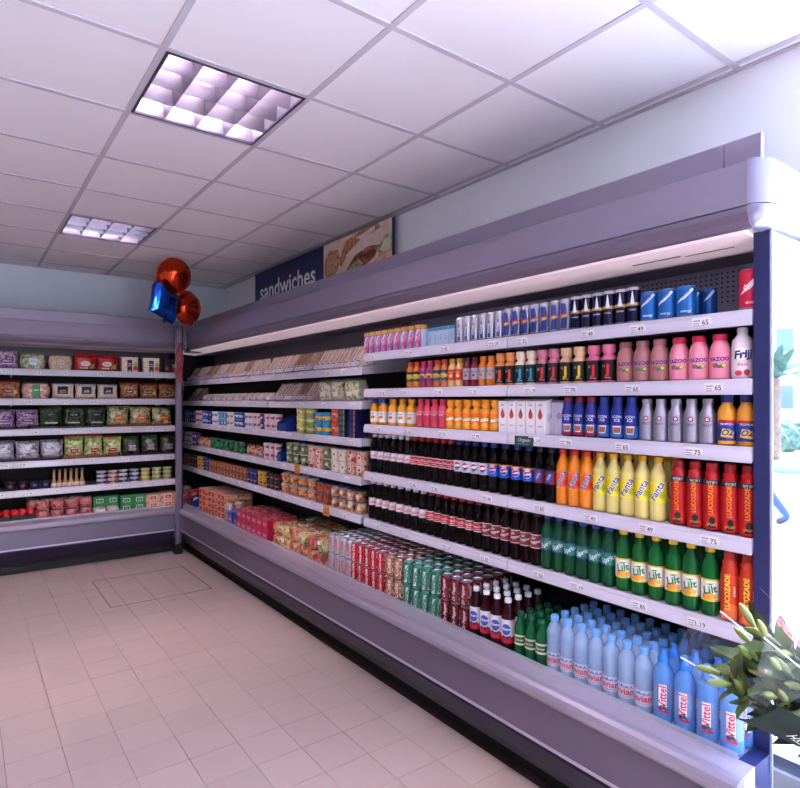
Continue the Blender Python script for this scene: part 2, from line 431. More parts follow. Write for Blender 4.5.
def display_case(name, mp, a0, a1, label, right, joints, shelves, hdr0, hdr1, rear_cuts, al, ar):
    root = empty(name, mp((a0 + a1) / 2, .35, 0), 0, label, 'fridge', 'refrigerated wall cases')
    inv = Matrix.Translation(Vector(mp((a0 + a1) / 2, .35, 0))).inverted()
    made = []; aL = a0 - .047 if right == 2 else a0
    def P(mb, n, **t):
        o = part(mb, n, None, **t); o.parent = root; o.matrix_parent_inverse = inv; made.append(o); return o
    P(ext(MB(), [(.60, 0), (.60, Z_BOT - .05), (.1, Z_BOT - .05), (.1, 0)], aL, al, KICK, mp), 'kick_plate')
    P(ext(MB(), [(.715, Z_BOT - .004), (.722, Z_BOT - .02), (.70, Z_BOT - .09), (.66, CH - 1.43), (.645, CH - 1.44), (.60, CH - 1.44), (.60, Z_BOT)], aL, al, NAVY, mp), 'base_moulding')
    P(ext(MB(), [(.724, Z_BOT), (.718, CH - 1.125), (.60, CH - 1.125), (.60, Z_BOT)], aL, al, C('70667a', .42, .35), mp), 'front_panel')
    P(ext(MB(), [(.7245, Z_BOT + .008), (.727, Z_BOT + .004), (.727, Z_BOT - .004), (.7245, Z_BOT - .006), (.715, Z_BOT)], aL, al, C('c4bcd0', .3, .5), mp), 'chrome_trim')
    bu = [(.715, CH - 1.13), (.728, CH - 1.125), (.737, CH - 1.112), (.738, CH - 1.095), (.731, CH - 1.078), (.716, CH - 1.069), (.70, CH - 1.066), (.69, CH - 1.066), (.69, CH - 1.09), (.66, CH - 1.13)]
    P(ext(MB(), bu, aL, al, C('aaa2b4', .28, .45), mp), 'bumper')
    P(ext(MB(), [(.6885, CH - 1.068), (.622, CH - 1.061), (.615, CH - 1.064), (.615, CH - 1.13), (.6885, CH - 1.13)], aL, ar, C('a69eb0', .4, .2), mp), 'top_rail')
    P(ext(MB(), [(.6145, LIP + .012), (.6125, LIP + .012), (.6125, DECK), (.6145, DECK)], a0, ar, FILM('e8e8f4', .62), mp), 'clear_riser')
    P(ext(MB(), [(.612, DECK), (.612, DECK - .03), (.1, DECK - .03), (.1, DECK)], a0, a1, C('c4c2cc', .4), mp), 'deck')
    P(ext(MB(), [(.16, DECK), (.14, DECK), (.14, CH + .26), (.16, CH + .26)], a0, a1, SHADED_LINER, mp), 'back_panel')  # lower back wall, interior shade painted in as near black
    P(ext(MB(), [(.16, CH + .2605), (.14, CH + .2605), (.14, CH + .5), (.16, CH + .5)], a0, a1, C('a49eb2', .5) if right == 2 else C('6c6068', .5), mp), 'upper_back_panel')  # top of the same wall coloured lighter, standing in for light there
    P(ext(MB(), [(.14, .0), (.0, .0), (.0, CH + .66), (.14, CH + .66)], a0, min(a1, 6.19 if right else 1.79), CASED, mp), 'rear_body')
    # canopy
    P(ext(MB(), [(.14, CH + .497), (.385, CH + .497), (.385, CH + .52), (.14, CH + .52)], a0, a1, C('857b88', .5), mp), 'canopy_lining')
    P(ext(MB(), [(.385, CH + .497), (.39, CH + .490), (.40, CH + .492), (.565, CH + .503), (.575, CH + .512), (.575, CH + .525), (.385, CH + .525)], a0, a1, GLOW if right else C('b8acb8', .5), mp), 'canopy_diffuser')
    P(ext(MB(), [(.39, CH + .489), (.381, CH + .486), (.381, CH + .50), (.39, CH + .50)], a0, a1, C('f0ecf2', .3), mp), 'grille_edge')
    P(ext(MB(), [(.614, CH + .570), (.615, CH + .552), (.606, CH + .530), (.590, CH + .515), (.577, CH + .510), (.565, CH + .525), (.565, CH + .57)], hdr0, hdr1, C('7c7286', .35, .4), mp), 'canopy_moulding')
    P(ext(MB(), [(.616, CH + .573), (.600, CH + .705), (.592, CH + .709), (.5, CH + .709), (.5, CH + .573)], hdr0, hdr1, CASE, mp), 'fascia')
    cuts = rear_cuts
    for p, q in zip(cuts, cuts[1:]):
        P(ext(MB(), [(.519, CH + .66), (.516, CH + .812), (.513, CH + .814), (.497, CH + .814), (.497, CH + .66)], p + (.002 if p != AM else .0001), q - (.002 if q != AM else 0), CASE, mp), 'rear_header_panel')
    P(ext(MB(), [(.497, CH + .66), (.497, CH + .69), (.0, CH + .69), (.0, CH + .66)], hdr0, hdr1, CASED, mp), 'roof_panel')
    for z, kw in shelves:
        before = set(o.name for o in root.children)
        s = shelf(None, mp, kw.pop('a0', a0 + .05), kw.pop('a1', a1 - .05), z, kw.pop('joints', joints), right=bool(right), tick=1, **kw)
        s.parent = root; s.matrix_parent_inverse = inv
    return root, P
A0, A1, AM = .801, 6.07, 2.968
# heights of the shelf tops
DZ = [CH + v for v in (.278, .064, -.147, -.429, -.708)]
SZH = [CH + v for v in (.200, -.010, -.238, -.471, -.704)]
BZ = [CH + v for v in (.277, .011, -.262, -.550, -.807)]
T1, T2 = radians(10), radians(6)
dc, PD = display_case('display_case', mR, A0, AM, 'long refrigerated case of drinks with a dark blue end post', 2, [1.807],
    [(z, dict(a0=.802, a1=AM)) for z in DZ], .775, AM, [.775, .885, AM], AM, AM)
scs, PS = display_case('display_case', mR, AM, 6.60, 'refrigerated case of sandwiches and desserts under the blue sign', 1, [4.13, 5.288],
    [(z, dict(a0=AM + .03, a1=6.58, tilt=(T1, T2, 0, 0, 0)[k], front=.512)) for k, z in enumerate(SZH)], AM, 6.112, [AM, 3.55, 6.204], 5.945, 6.105)
bc, PB = display_case('display_case', mL, -.9, 1.79, 'refrigerated case of bagged salads along the far wall', 0, [.369, 1.651],
    [(z, dict(a0=-.85, a1=1.77, front=.502, th=.056)) for z in BZ], -.9, 1.842, [-.9, 1.942], 1.695, 1.768)
# end panel, mirror and rounded end cap of the drinks case
BLUE = C('232a5c', .35)
ep = MB(); cbox(ep, mR, .754, .80, .05, .512, .25, CH + .512, BLUE); cbox(ep, mR, .7545, .80, .512, .614, Z_BOT, LIP - .004, BLUE); PD(ep, 'end_panel')
mm = MB(); cbox(mm, mR, .749, .7535, .06, .508, .27, CH + .50, C('b0bccc', .02, 1.0)); PD(mm, 'mirror_panel')
me_ = MB(); cbox(me_, mR, .7475, .7545, .5085, .5125, .25, CH + .512, C('d8e4f8', .2, .6)); PD(me_, 'mirror_edge')
cap = MB(); n = 10; cm = C('908ca8', .35, .3)
def curve(off):
    pts = []
    for k in range(n + 1):
        t = pi / 2 * k / n; pts.append((XW - .612 - off + (.075 + off) * (1 - cos(t)), .777 - (.052 + off) * sin(t)))
    return pts + [(XW, pts[-1][1])]
def wallstrip(mb, lev, m):
    cs = [curve(o) for o, _ in lev]; N = len(cs[0]); vs = [(x, y, z) for (o, z), c in zip(lev, cs) for x, y in c]
    mb.add(vs, [(j * N + k, j * N + k + 1, (j + 1) * N + k + 1, (j + 1) * N + k) for j in range(len(lev) - 1) for k in range(N - 1)], m, True)
wallstrip(cap, [(-.005, CH + .709), (.0, CH + .70), (.002, CH + .575)], cm)
c0 = curve(-.005); cap.add([(x, y, CH + .709) for x, y in c0] + [(XW, .777, CH + .709), (XW - .6, .777, CH + .709)], [tuple(range(len(c0) + 2))], cm)
PD(cap, 'end_cap')
cap2 = MB(); wallstrip(cap2, [(.002, CH + .572), (.003, CH + .552), (-.012, CH + .53), (-.03, CH + .515), (-.05, CH + .509)], C('8e8aa8', .25, .4))
c0 = curve(-.05); cap2.add([(x, y, CH + .509) for x, y in c0] + [(XW, .777, CH + .509), (XW - .55, .777, CH + .509)], [tuple(range(len(c0) + 2))], C('4c6cb0', .4)); PD(cap2, 'end_cap_moulding')
pf = MB(); dk = C('3c3644', .6)
for i in range(104):
    for j in range(9):
        a = .83 + i * .02; z = CH + .33 + j * .018
        if j in (0, 1): continue
        cbox(pf, mR, a, a + .008, .1598, .1604, z, z + .006, dk)
for i in range(40): cbox(pf, mR, .84 + i * .052, .862 + i * .052, .1598, .1604, CH + .305, CH + .312, dk)
PD(pf, 'perforation', kind='stuff')
# small maker's slot lines on the air grille
sl = MB()
cbox(sl, mR, 1.05, 1.23, .47, .474, CH + .4935, CH + .4962, dk); cbox(sl, mR, .88, 1.04, .455, .458, CH + .4935, CH + .4955, dk); PD(sl, 'grille_slot')
# grille dial on the far case's kick plate
kd = MB(); cbox(kd, mL, 1.12, 1.16, .6, .603, .095, .108, C('a06030', .5)); PB(kd, 'orange_badge')
# dark inner ends at the corner
for PP, mp, a in ((PS, mR, 6.601), (PB, mL, 1.791)):
    e_ = MB(); cbox(e_, mp, a, a + .02, .1, .55, DECK - .03, CH + .5, SHADED_LINER); PP(e_, 'inner_end_panel')
# corner post joining the two cases
cp = empty('corner_post', (1.722, 5.972, 0), 0, 'narrow grey metal post standing in the corner between two cases', 'post')
MB().box(-.026, .026, -.026, .026, .1, CH + .735, C('82788c', .3, .6), .006).obj('post_tube', cp)
MB().box(.0265, .036, -.03, .022, .1, CH + .733, C('2c2438', .4), .002).obj('dark_strip', cp)
MB().box(-.045, .03, -.045, .03, .0, .1, KICK, .01).obj('post_foot', cp)
# corner filler under the header
MB().box(1.84, 1.95, 6.105, 6.2, .0, .42, NAVY).box(1.86, 2.0, 6.12, 6.25, CH + .49, CH + .69, CASED).obj('trim_1', kind='structure')

# ------------------------------------------------------------------ sign above the sandwich case
sg = empty('hanging_sign', (XW - .03, 4.51, CH + 1.08), 0, 'long dark blue sandwiches sign with a food photograph at its end', 'sign')
SL0, SL1 = 4.51 - 5.70, 4.51 - 3.32           # from the far end to the near end, seen from the aisle
sg_h0, sg_h1 = -.20, .195
def sbox(mb, x0, x1, z0, z1, t0, t1, m): return mb.box(-t1, -t0, -x1, -x0, z0, z1, m)
sb = MB(); sbox(sb, SL0, SL1, sg_h0, sg_h1, 0, .024, C('182256', .4)); sb.obj('board', sg)
sr = MB(); sbox(sr, SL0 - .01, SL1 + .01, sg_h1, sg_h1 + .01, -.004, .034, C('a8a0b4', .35, .5)); sr.obj('top_rail', sg)
lm = MB(); decals(lm, [W('sandwiches', SL0 + .70, -.015, .235, 'ffffff', sx=1.08, bold=.016)], frontmap(.0245)); lm.obj('lettering', sg)
ph = MB(); mid = 4.51 - 4.285; W_ = SL1 - mid
crust = NO(('8c4c24', 'b87848', 'd8a878'), 30, .5, rnd=False); meat = NO(('4c2014', '8c3c20', 'c07048'), 24, .5, rnd=False); lett = NO(('587030', '98a860', 'd0d0a0'), 26, .5, rnd=False); cream = NO(('e8d0c0', 'f4e8e0'), 12, .5, rnd=False)
P_ = lambda pts: [(mid + x * W_, sg_h0 + z * (sg_h1 - sg_h0)) for x, z in pts]
decals(ph, [('r', mid, sg_h0, SL1, sg_h1, NO(('e0b8a4', 'f0d8c8', 'e8c8b0'), 6, .5, rnd=False)),
    ('p', P_([(.02, .3), (.2, .32), (.28, .55), (.24, .8), (.1, .84), (.02, .66)]), crust), ('p', P_([(.06, .36), (.19, .4), (.24, .58), (.19, .74), (.08, .74)]), NO(('b87850', 'd8a880', 'a06038'), 40, .5, rnd=False)),
    ('p', P_([(.24, .5), (.36, .9), (.62, 1.0), (.82, 1.0), (.86, .9), (.6, .84), (.4, .66), (.3, .42)]), crust), ('p', P_([(.52, .88), (.78, .98), (.78, .9), (.6, .82)]), cream),
    ('p', P_([(.36, .62), (.7, .86), (.86, .8), (.84, .62), (.5, .5)]), cream), ('p', P_([(.36, .3), (.5, .56), (.7, .64), (.84, .6), (.78, .4), (.6, .26)]), meat), ('p', P_([(.4, .36), (.56, .46), (.62, .36), (.5, .26)]), lett), ('p', P_([(.3, .2), (.42, .34), (.6, .28), (.7, .2), (.4, .1)]), crust),
    ('p', P_([(.8, .5), (.9, .72), (1.0, .74), (1.0, .42), (.9, .36)]), lett), ('p', P_([(.84, .5), (.92, .66), (.985, .66), (.985, .46), (.9, .42)]), NO(('d8d8b0', 'e8e8cc'), 20, .5, rnd=False)), ('p', P_([(.7, .2), (.86, .46), (1.0, .42), (1.0, .1), (.8, .1)]), NO(('c85c30', 'e0946c', 'e8c8a8'), 20, .5, rnd=False)), ('p', P_([(.0, .1), (.3, .24), (.36, .14), (.2, .0), (.0, .0)]), NO(('3c2c14', '7c5c2c'), 20, .5, rnd=False))], frontmap(.0245))
ph.obj('food_photograph', sg)
# ------------------------------------------------------------------ product templates: {key: (name, category, mesh, [(part, mesh, [(sub, mesh)])])}
K = {}
SZ = {}
def kind(key, name, cat, body, parts=(), size=(.03, .1)):
    K[key] = (name, cat, body.mesh(name) if body else None, [(p[0], p[1].mesh(p[0]), [(q, r.mesh(q)) for q, r in (p[2] if len(p) > 2 else ())]) for p in parts])
    SZ[key] = size
COUNT = {}
def put(key, loc, rz, label, group=None, tilt=0.0, sc_=None):
    name, cat, me, parts = K[key]
    o = link(name, me, None, loc, (0, tilt, rz)); tag(o, label, cat, group)
    if sc_: o.scale = sc_
    for pn, pm, subs in parts:
        p = link(pn, pm, o)
        for sn, sm in subs: link(sn, sm, p)
    COUNT[name] = COUNT.get(name, 0) + 1
    return o
ONES = 'first second third fourth fifth sixth seventh eighth ninth tenth eleventh twelfth thirteenth fourteenth fifteenth sixteenth seventeenth eighteenth nineteenth'.split()
def nth(i, n=None):
    """i from 0"""
    if n == 1: return 'only'
    i += 1
    if i < 20: return ONES[i - 1]
    t = {2: 'twent', 3: 'thirt', 4: 'fort', 5: 'fift'}[i // 10]
    return t + 'ieth' if i % 10 == 0 else t + 'y-' + ONES[i % 10 - 1]

def band(R, z0, z1, bands, ds=(), seg=24, n=1):
    """a printed sleeve: bands = [(fraction of the height, colour)] from the bottom up, then print on it"""
    mb = MB(); z = z0
    for fr, c in bands:
        z2 = z + fr * (z1 - z0)
        mb.lathe([(R + .0004, z), (R + .0004, z2)], c if isinstance(c, bpy.types.Material) else C(c, .4), seg); z = z2
    decals(mb, ds, cylmap(R + .0004), True)
    return mb
def bottle_profile(R, h, lab0, lab1, neck=.0135, waist=.97, sh=.74, capf=.92):
    return [(0, h * .015), (R * .6, 0), (R * .86, h * .008), (R * .97, h * .03), (R, h * .07), (R, h * (lab0 - .03)), (R * waist, h * (lab0 - .008)), (R * waist, h * (lab1 + .008)),
            (R * 1.0, h * (lab1 + .035)), (R * .97, h * (sh - .03)), (R * .82, h * (sh + .03)), (R * .6, h * (sh + .085)), (neck * 1.04, h * (capf - .045)), (neck * .95, h * (capf - .02)), (neck * 1.1, h * (capf - .012)), (neck, h * (capf - .005)), (0, h * (capf - .004))]
def capmesh(r, z0, z1, c, sport=False):
    mb = MB(); m = C(c, .4); s = []
    vs = []
    for k in range(24):
        a = 2 * pi * k / 24; q = r * (1.0 if k % 2 else .955); vs.append((q * cos(a), q * sin(a)))
    n = 24; zs = (z0, z0 + (z1 - z0) * .8)
    V = [(x, y, z) for z in zs for x, y in vs] + [(x * .9, y * .9, z1) for x, y in vs]
    F = [(j * n + k, j * n + (k + 1) % n, (j + 1) * n + (k + 1) % n, (j + 1) * n + k) for j in range(2) for k in range(n)] + [tuple(range(2 * n, 3 * n)), tuple(range(n))[::-1]]
    mb.add(V, F, m)
    if sport:
        d = z1 - z0
        mb.lathe([(r * .8, z1), (r * .55, z1 + d * .45), (r * .5, z1 + d * .95), (r * .58, z1 + d * 1.0), (r * .58, z1 + d * 1.25), (r * .3, z1 + d * 1.4), (0, z1 + d * 1.4)], m, 14)
    return mb
def bottle(key, name, R, h, body, cap, lab, bands, ds=(), neck=.0135, capf=.92, sh=.74, waist=.97, sport=False, prof=None, lfull=False):
    l0, l1 = lab
    p = prof or bottle_profile(R, h, l0, l1, neck, waist, sh, capf)
    b = MB().lathe(p, body, 20)
    parts = [('cap', capmesh(neck * 1.12, h * (capf - .004), h * (.945 if sport else 1), cap, sport))]
    parts.append(('label', band(R * waist, h * l0, h * l1, bands, ds)))
    kind(key, name, 'bottle', b, parts, (R, h))

COLA = C('0c0406', .08, ior=1.22)
# colas and other half-litre bottles
H5, R5 = .226, .0288
def soda(key, body, cap, lab, bands, ds, **k): bottle(key, 'soda_bottle', R5, H5, body, cap, lab, bands, ds, **k)
zc = H5 * .47
soda('diet', COLA, 'e9e6ea', (.36, .56), [(.1, 'c9c3cc'), (.8, 'e6dfe6'), (.1, 'c9c3cc')], [W('Diet', -.012, zc + .012, .012, 'b01020'), W('Coke', .002, zc - .006, .026, 'c01424', shear=.35)])
soda('coke', COLA, 'b01418', (.36, .56), [(.08, 'f0e8e8'), (.84, 'b80f1e'), (.08, 'f0e8e8')], [W('Coca-Cola', 0, zc, .0155, 'ffffff', shear=.35), ('p', [(-.03, zc - .014), (.0, zc - .011), (.03, zc - .016), (.0, zc - .0135)], 'ffffff')])
soda('pepsi_silver', COLA, '1c2f86', (.34, .58), [(1, 'dcdae6')], [('e', .0, zc, .017, .017, '1a3a9c'), ('p', [(-.017, zc), (-.008, zc + .008), (.017, zc + .006), (.017, zc), (.006, zc - .006), (-.016, zc - .006)], 'ffffff'), ('p', [(-.016, zc + .006), (-.008, zc + .015), (.008, zc + .015), (.016, zc + .006), (.004, zc + .009), (-.008, zc + .004)], 'cc1f2f'), W('PEPSI', -.002, zc - .021, .009, '1a2a80')])
soda('pepsi_blue', COLA, '16328c', (.34, .6), [(.84, '1d4fc0'), (.16, 'e07a20')], [('e', .0, zc, .019, .017, 'e8ecf8'), ('p', [(-.019, zc), (-.009, zc + .012), (.009, zc + .013), (.019, zc + .003), (.004, zc + .004), (-.008, zc - .001)], 'cc1f2f'), ('p', [(-.017, zc - .006), (-.006, zc - .004), (.017, zc - .002), (.008, zc - .014), (-.008, zc - .014)], '1638a0'), W('PEPSI', 0, zc + .021, .011, 'ffffff', shear=.2)])
soda('cherry', COLA, '201830', (.34, .6), [(.85, '7c1634'), (.15, '20306c')], [('p', [(-.02, zc - .02), (.0, zc - .026), (.018, zc + .012), (-.004, zc + .018)], '2a50a8'), W('PEPSI', 0, zc, .013, 'e8ecf8', rot=60)])
soda('drpepper', C('140406', .08, ior=1.22), '3a0a12', (.33, .59), [(.06, 'e8dcd8'), (.88, '8c0f22'), (.06, 'e8dcd8')], [('e', 0, zc, .025, .019, '6e0a1a'), W('Dr', -.008, zc + .011, .016, 'ffffff', shear=.35), W('Pepper', .0, zc - .004, .018, 'ffffff', shear=.35, rot=12)])
FO = C('f08a12', .1, coat=.4); FL = C('e2d27c', .1, coat=.4)
blue = '1a2f8f'
def fanta(c1, c2):
    return [('p', [(-.026, zc - .03), (.008, zc - .034), (.028, zc + .03), (-.008, zc + .036)], c1), ('e', .016, zc - .012, .011, .013, c2), W('Fanta', -.001, zc + .001, .033, 'ffffff', rot=62, shear=.1, bold=.05), W('Fanta', -.001, zc + .001, .033, blue, rot=62, shear=.1, bold=.015)]
soda('fanta_orange', FO, 'd8281c', (.30, .62), [(.1, 'f0a020'), (.8, 'f26a14'), (.1, 'f0a020')], fanta('f4541c', 'e83818'))
soda('fanta_lemon', FL, 'e0a818', (.30, .62), [(.1, 'ece04c'), (.8, 'f0d81c'), (.1, 'ece04c')], fanta('f6e43c', 'b8cc30'))
GREEN = C('0a5a34', .05, trans=.35, ior=1.33); LGREEN = C('0c6e30', .06, trans=.3, ior=1.33)
soda('sprite', GREEN, '1c3a94', (.36, .58), [(.12, '1a4a8c'), (.76, '12805a'), (.12, '1a4a8c')], [('p', [(-.03, zc - .014), (.028, zc + .006), (.03, zc + .018), (-.03, zc - .002)], '1e58a0'), W('Sprite', 0, zc + .001, .027, 'f2f6f4', rot=22, bold=.02)])
soda('lilt', LGREEN, 'dcb428', (.22, .54), [(.08, 'e8c83c'), (.84, 'f2f0e6'), (.08, 'e8c83c')], [('p', [(-.026, .058), (.0, .054), (.024, .068), (.006, .078), (-.02, .076)], 'e8963c'), ('e', .012, .066, .009, .009, 'e4b030'), W('Lilt', .0, .087, .034, '0f7a4a', rot=14, shear=.1, bold=.03), ('p', [(-.012, .105), (.004, .103), (.014, .11), (.0, .109)], '3aa050')], waist=.985)
# orange / red energy drink bottles with printed sleeves
def energy(key, c1, c2, cap, tc, name='energy_drink_bottle', dark=True):
    R, h = .0275, .222
    p = [(0, .003), (R * .7, 0), (R, .006), (R, .05), (R * .94, .056), (R, .064), (R, .15), (R * .9, .168), (R * .78, .178), (R * .84, .184), (R * .84, .19), (.017, .198), (.016, .202), (0, .203)]
    b = MB().lathe(p, C(c1, .15, coat=.4), 20)
    ds = [('p', [(-.026, .01), (.024, .01), (.026, .05), (.004, .062), (-.012, .05)], c2)]
    ds += [W('LUCOZADE', -.004, .096, .0215, tc, rot=90, bold=.03), W('ENERGY', .016, .1, .009, 'f4e8d0', rot=90)] if not dark else [W('LUCOZADE', -.003, .104, .0192, tc, rot=90, bold=.03), ('p', [(-.014, .012), (.012, .012), (.008, .03), (.011, .042), (.0, .05), (-.009, .04), (-.006, .028)], '180c10'), W('SPORT', 0, .022, .011, 'd8a848')]
    lb = band(R, .008, .15, [(1, c1)], ds)
    if dark: lb.lathe([(R * .9 + .001, .168), (R + .0008, .15)], C('2a2430', .4), 20); decals(lb, [W('SPORT', 0, .159, .012, 'd8d0dc')], cylmap(R * .98), True)
    kind(key, name, 'bottle', b, [('cap', capmesh(.0185, .198, h, cap)), ('label', lb)], (R, h))
energy('luco_red', 'b81018', 'c8141c', 'a01018', 'e88a1c')
energy('luco_orange', 'd0381c', 'e86a28', 'b02018', 'f4d03c', dark=False)
# small juice bottles and dumbbell smoothies, second shelf
def juice(key, liq, cap, bands, ds, h=.142, R=.0262, l=(.24, .62)):
    p = [(0, .003), (R * .75, 0), (R, .006), (R, h * .64), (R * .9, h * .72), (R * .62, h * .8), (R * .6, h * .84), (0, h * .845)]
    kind(key, 'juice_bottle', 'bottle', MB().lathe(p, C(liq, .18, coat=.3), 18), [('cap', capmesh(R * .68, h * .84, h, cap)), ('label', band(R, h * l[0], h * l[1], bands, ds))], (R, h))
def fruitmark(c, zc, t, tc): return [('e', .0, zc - .006, .012, .009, c), W(t, 0, zc + .009, .0095, tc)]
juice('j_orange', 'd8782c', 'cc3c24', [(.3, '2c5a34'), (.4, 'c8b838'), (.3, '1c2c1c')], fruitmark('e8902c', .062, 'JUICE', 'f4e8c8'))
juice('j_purple', 'a83860', 'b02c50', [(.3, '6c2470'), (.4, 'd0a03c'), (.3, '6c2470')], fruitmark('8c2860', .062, 'JUICE', 'f4e8c8'))
juice('j_teal', 'c87038', 'c83c28', [(.35, '1c5468'), (.3, 'd8b850'), (.35, '1c4458')], fruitmark('d8902c', .062, 'JUICE', 'f4e8c8'))
juice('j_red', 'dcb478', 'cc9030', [(.3, 'c82830'), (.4, 'b8202c'), (.3, 'd0402c')], fruitmark('e8c050', .062, 'JUICE', 'f8e49c'))
juice('j_dark', '701024', '4c0c1c', [(1, 'a89cac')], [W('PURDEY', 0, .07, .011, '5c1830'), ('e', 0, .054, .008, .007, '8c2838')])
juice('j_amber', 'd87824', 'd07028', [(1, 'b4a4a8')], [W('PURDEY', 0, .07, .011, '8c3c20'), ('e', 0, .054, .008, .007, 'c86420')])
def dumbbell(key, liq, bands, ds, h=.148, R=.0295, name='smoothie_bottle', l=(.07, .6)):
    p = [(0, .003), (R * .8, 0), (R, .006), (R, h * .6), (R * .93, h * .66), (R * .68, h * .715), (R * .62, h * .74), (R * .68, h * .765), (R * .86, h * .82), (R * .88, h * .9), (R * .8, h * .925), (0, h * .93)]
    kind(key, name, 'bottle', MB().lathe(p, C(liq, .3, coat=.2), 20), [('cap', MB().lathe([(R * .86, h * .9), (R * .86, h * .985), (R * .78, h), (0, h)], C(liq, .4), 20)), ('label', band(R, h * l[0], h * l[1], bands, ds))], (R, h))
def jmark(c): return [('r', -.02, .016, .02, .078, '101418'), W('J', .004, .05, .05, c, bold=.05), W('pj', -.012, .066, .013, 'd8d4c8'), W('smoothie', .002, .02, .0065, 'd8d4c8')]
dumbbell('s_orange', 'dc8a4c', [(1, '14181c')], jmark('d84820'))
dumbbell('s_cream', 'e8d4bc', [(1, '103848')], jmark('2c94b0'))
dumbbell('s_pink', 'c8748c', [(1, '241418')], jmark('cc2434'))
dumbbell('s_yellow', 'e0b890', [(1, '181814')], jmark('e4bc20'))
dumbbell('s_rose', 'd86c90', [(1, '241418')], jmark('cc1c30'))
dumbbell('o_orange', 'f09c28', [(1, 'f4781c')], [('p', [(-.03, .04), (.028, .05), (.028, .066), (-.03, .056)], 'b8d040'), W('oasis', 0, .053, .024, 'ffffff', rot=8, bold=.03), ('e', .006, .03, .012, .012, 'f8b848')], l=(.2, .56))
juice('p_pink', 'd8405c', 'c83450', [(.55, 'c4304c'), (.45, 'dc6478')], [W('sunny', 0, .07, .013, 'f4d8dc')], h=.15, R=.028, l=(.3, .6))
juice('oj', 'e8a02c', 'e09828', [(1, 'f0ece8')], [W('PURE', 0, .066, .012, '2c2c3c'), ('e', .004, .047, .013, .009, 'ec7c24'), ('e', -.008, .045, .006, .006, '58983c')], h=.152, R=.0315, l=(.12, .52))
juice('oj_blue', 'e8a02c', '2444a0', [(1, 'f0ece8')], [W('PURE', 0, .066, .012, '2c2c3c'), ('e', .004, .047, .013, .009, 'ec7c24'), ('e', -.008, .045, .006, .006, '58983c')], h=.152, R=.0315, l=(.12, .52))
# milkshakes
def milk(key, liq, cap, words, h=.15, R=.0325, name='milkshake_bottle'):
    p = [(0, .003), (R * .8, 0), (R, .007), (R * 1.0, h * .5), (R * .98, h * .62), (R * .86, h * .74), (R * .66, h * .83), (R * .6, h * .86), (0, h * .865)]
    kind(key, name, 'bottle', MB().lathe(p, C(liq, .3, coat=.2), 22), [('cap', MB().lathe([(R * .68, h * .855), (R * .7, h * .97), (R * .62, h), (0, h)], C(cap, .4), 20)), ('label', band(R, h * .16, h * .52, [(1, liq)], words))], (R, h))
def yaz(): return [W('YAZOO', .0, .067, .0175, '1c2c8c', bold=.04, rot=3), ('p', [(-.022, .05), (-.008, .056), (.0, .048), (.016, .054), (.026, .045), (.01, .038), (-.014, .04)], '3c9448'), ('e', -.014, .046, .005, .007, 'd83c5c'), ('e', .014, .047, .006, .005, 'e8d048'), ('e', .0, .042, .005, .004, '8c3c8c')]
milk('yazoo_choc', 'b87878', '9c6468', yaz()); milk('yazoo_straw', 'f090a8', 'c81c44', yaz())
R = .031; h = .165
b = MB().lathe([(0, .003), (R * .8, 0), (R, .007), (R, .05), (R * .9, .075), (R, .105), (R * .92, .125), (R * .5, .142), (R * .48, .148), (0, .149)], C('f0e4ec', .3), 22)
kind('frijj', 'milkshake_bottle', 'bottle', b, [('cap', capmesh(R * .52, .147, h, 'e8e4ec')), ('label', band(R, .012, .1, [(.2, 'f0dce4'), (.8, 'f0e4ec')], [('e', -.012, .02, .011, .009, 'd83850'), ('e', .012, .022, .009, .01, 'c83048'), ('p', [(-.022, .07), (-.004, .06), (.02, .066), (.024, .092), (.0, .1), (-.02, .094)], 'ffffff'), W('Frijj', 0, .078, .034, '2c2470', shear=.2, bold=.04, rot=6), W('fresh', 0, .047, .014, 'd02c50', shear=.2)]))], (R, h))
# blue and silver bottles on the third shelf
def sleeve(key, body, cap, ds, h=.158, R=.027, metal=0, name='milk_drink_bottle', bands=None):
    m = C(body, .3, metal)
    p = [(0, .003), (R * .8, 0), (R, .006), (R, h * .6), (R * .95, h * .66), (R * .7, h * .8), (R * .62, h * .84), (R * .62, h * .88), (0, h * .885)]
    kind(key, name, 'bottle', MB().lathe(p, m, 20), [('cap', capmesh(R * .64, h * .88, h, cap)), ('label', band(R, h * .05, h * .6, bands or [(1, m)], ds))], (R, h))
cup = [W('ICON', 0, .083, .014, 'f0f0f8'), W('ICE', 0, .07, .014, 'f0f0f8'), ('p', [(-.012, .02), (.012, .02), (.016, .05), (-.016, .05)], 'e8d8d0'), ('p', [(-.01, .024), (.01, .024), (.013, .044), (-.013, .044)], 'a85a48')]
sleeve('cup_red', '1c2c8c', 'a01830', cup, bands=[(.15, 'a81c38'), (.35, '2c6cc0'), (.5, '1c2c8c')]); sleeve('cup_blue', '1c2c8c', '20409c', cup, bands=[(.15, '3878c8'), (.35, '2c6cc0'), (.5, '1c2c8c')])
sleeve('alu', 'b4b0c0', 'a8a4b4', [('e', 0, .082, .0085, .0085, '8c2440'), ('e', 0, .082, .005, .005, 'e0d0d8'), W('FIRST', 0, .062, .012, '484458')], h=.15, R=.0265, metal=.85, name='aluminium_bottle')
juice('oas_wide', 'dc9428', '2c3c80', [(.45, '1c3488'), (.4, '2440a0'), (.15, 'b02834')], [('p', [(-.02, .03), (.018, .024), (.024, .05), (-.012, .056)], 'ecc03c'), W('OZ', .002, .042, .026, '1c3488', shear=.3, bold=.03), W('TROPICAL', 0, .069, .009, 'f4f0e8')], h=.165, R=.0285, l=(.1, .5))
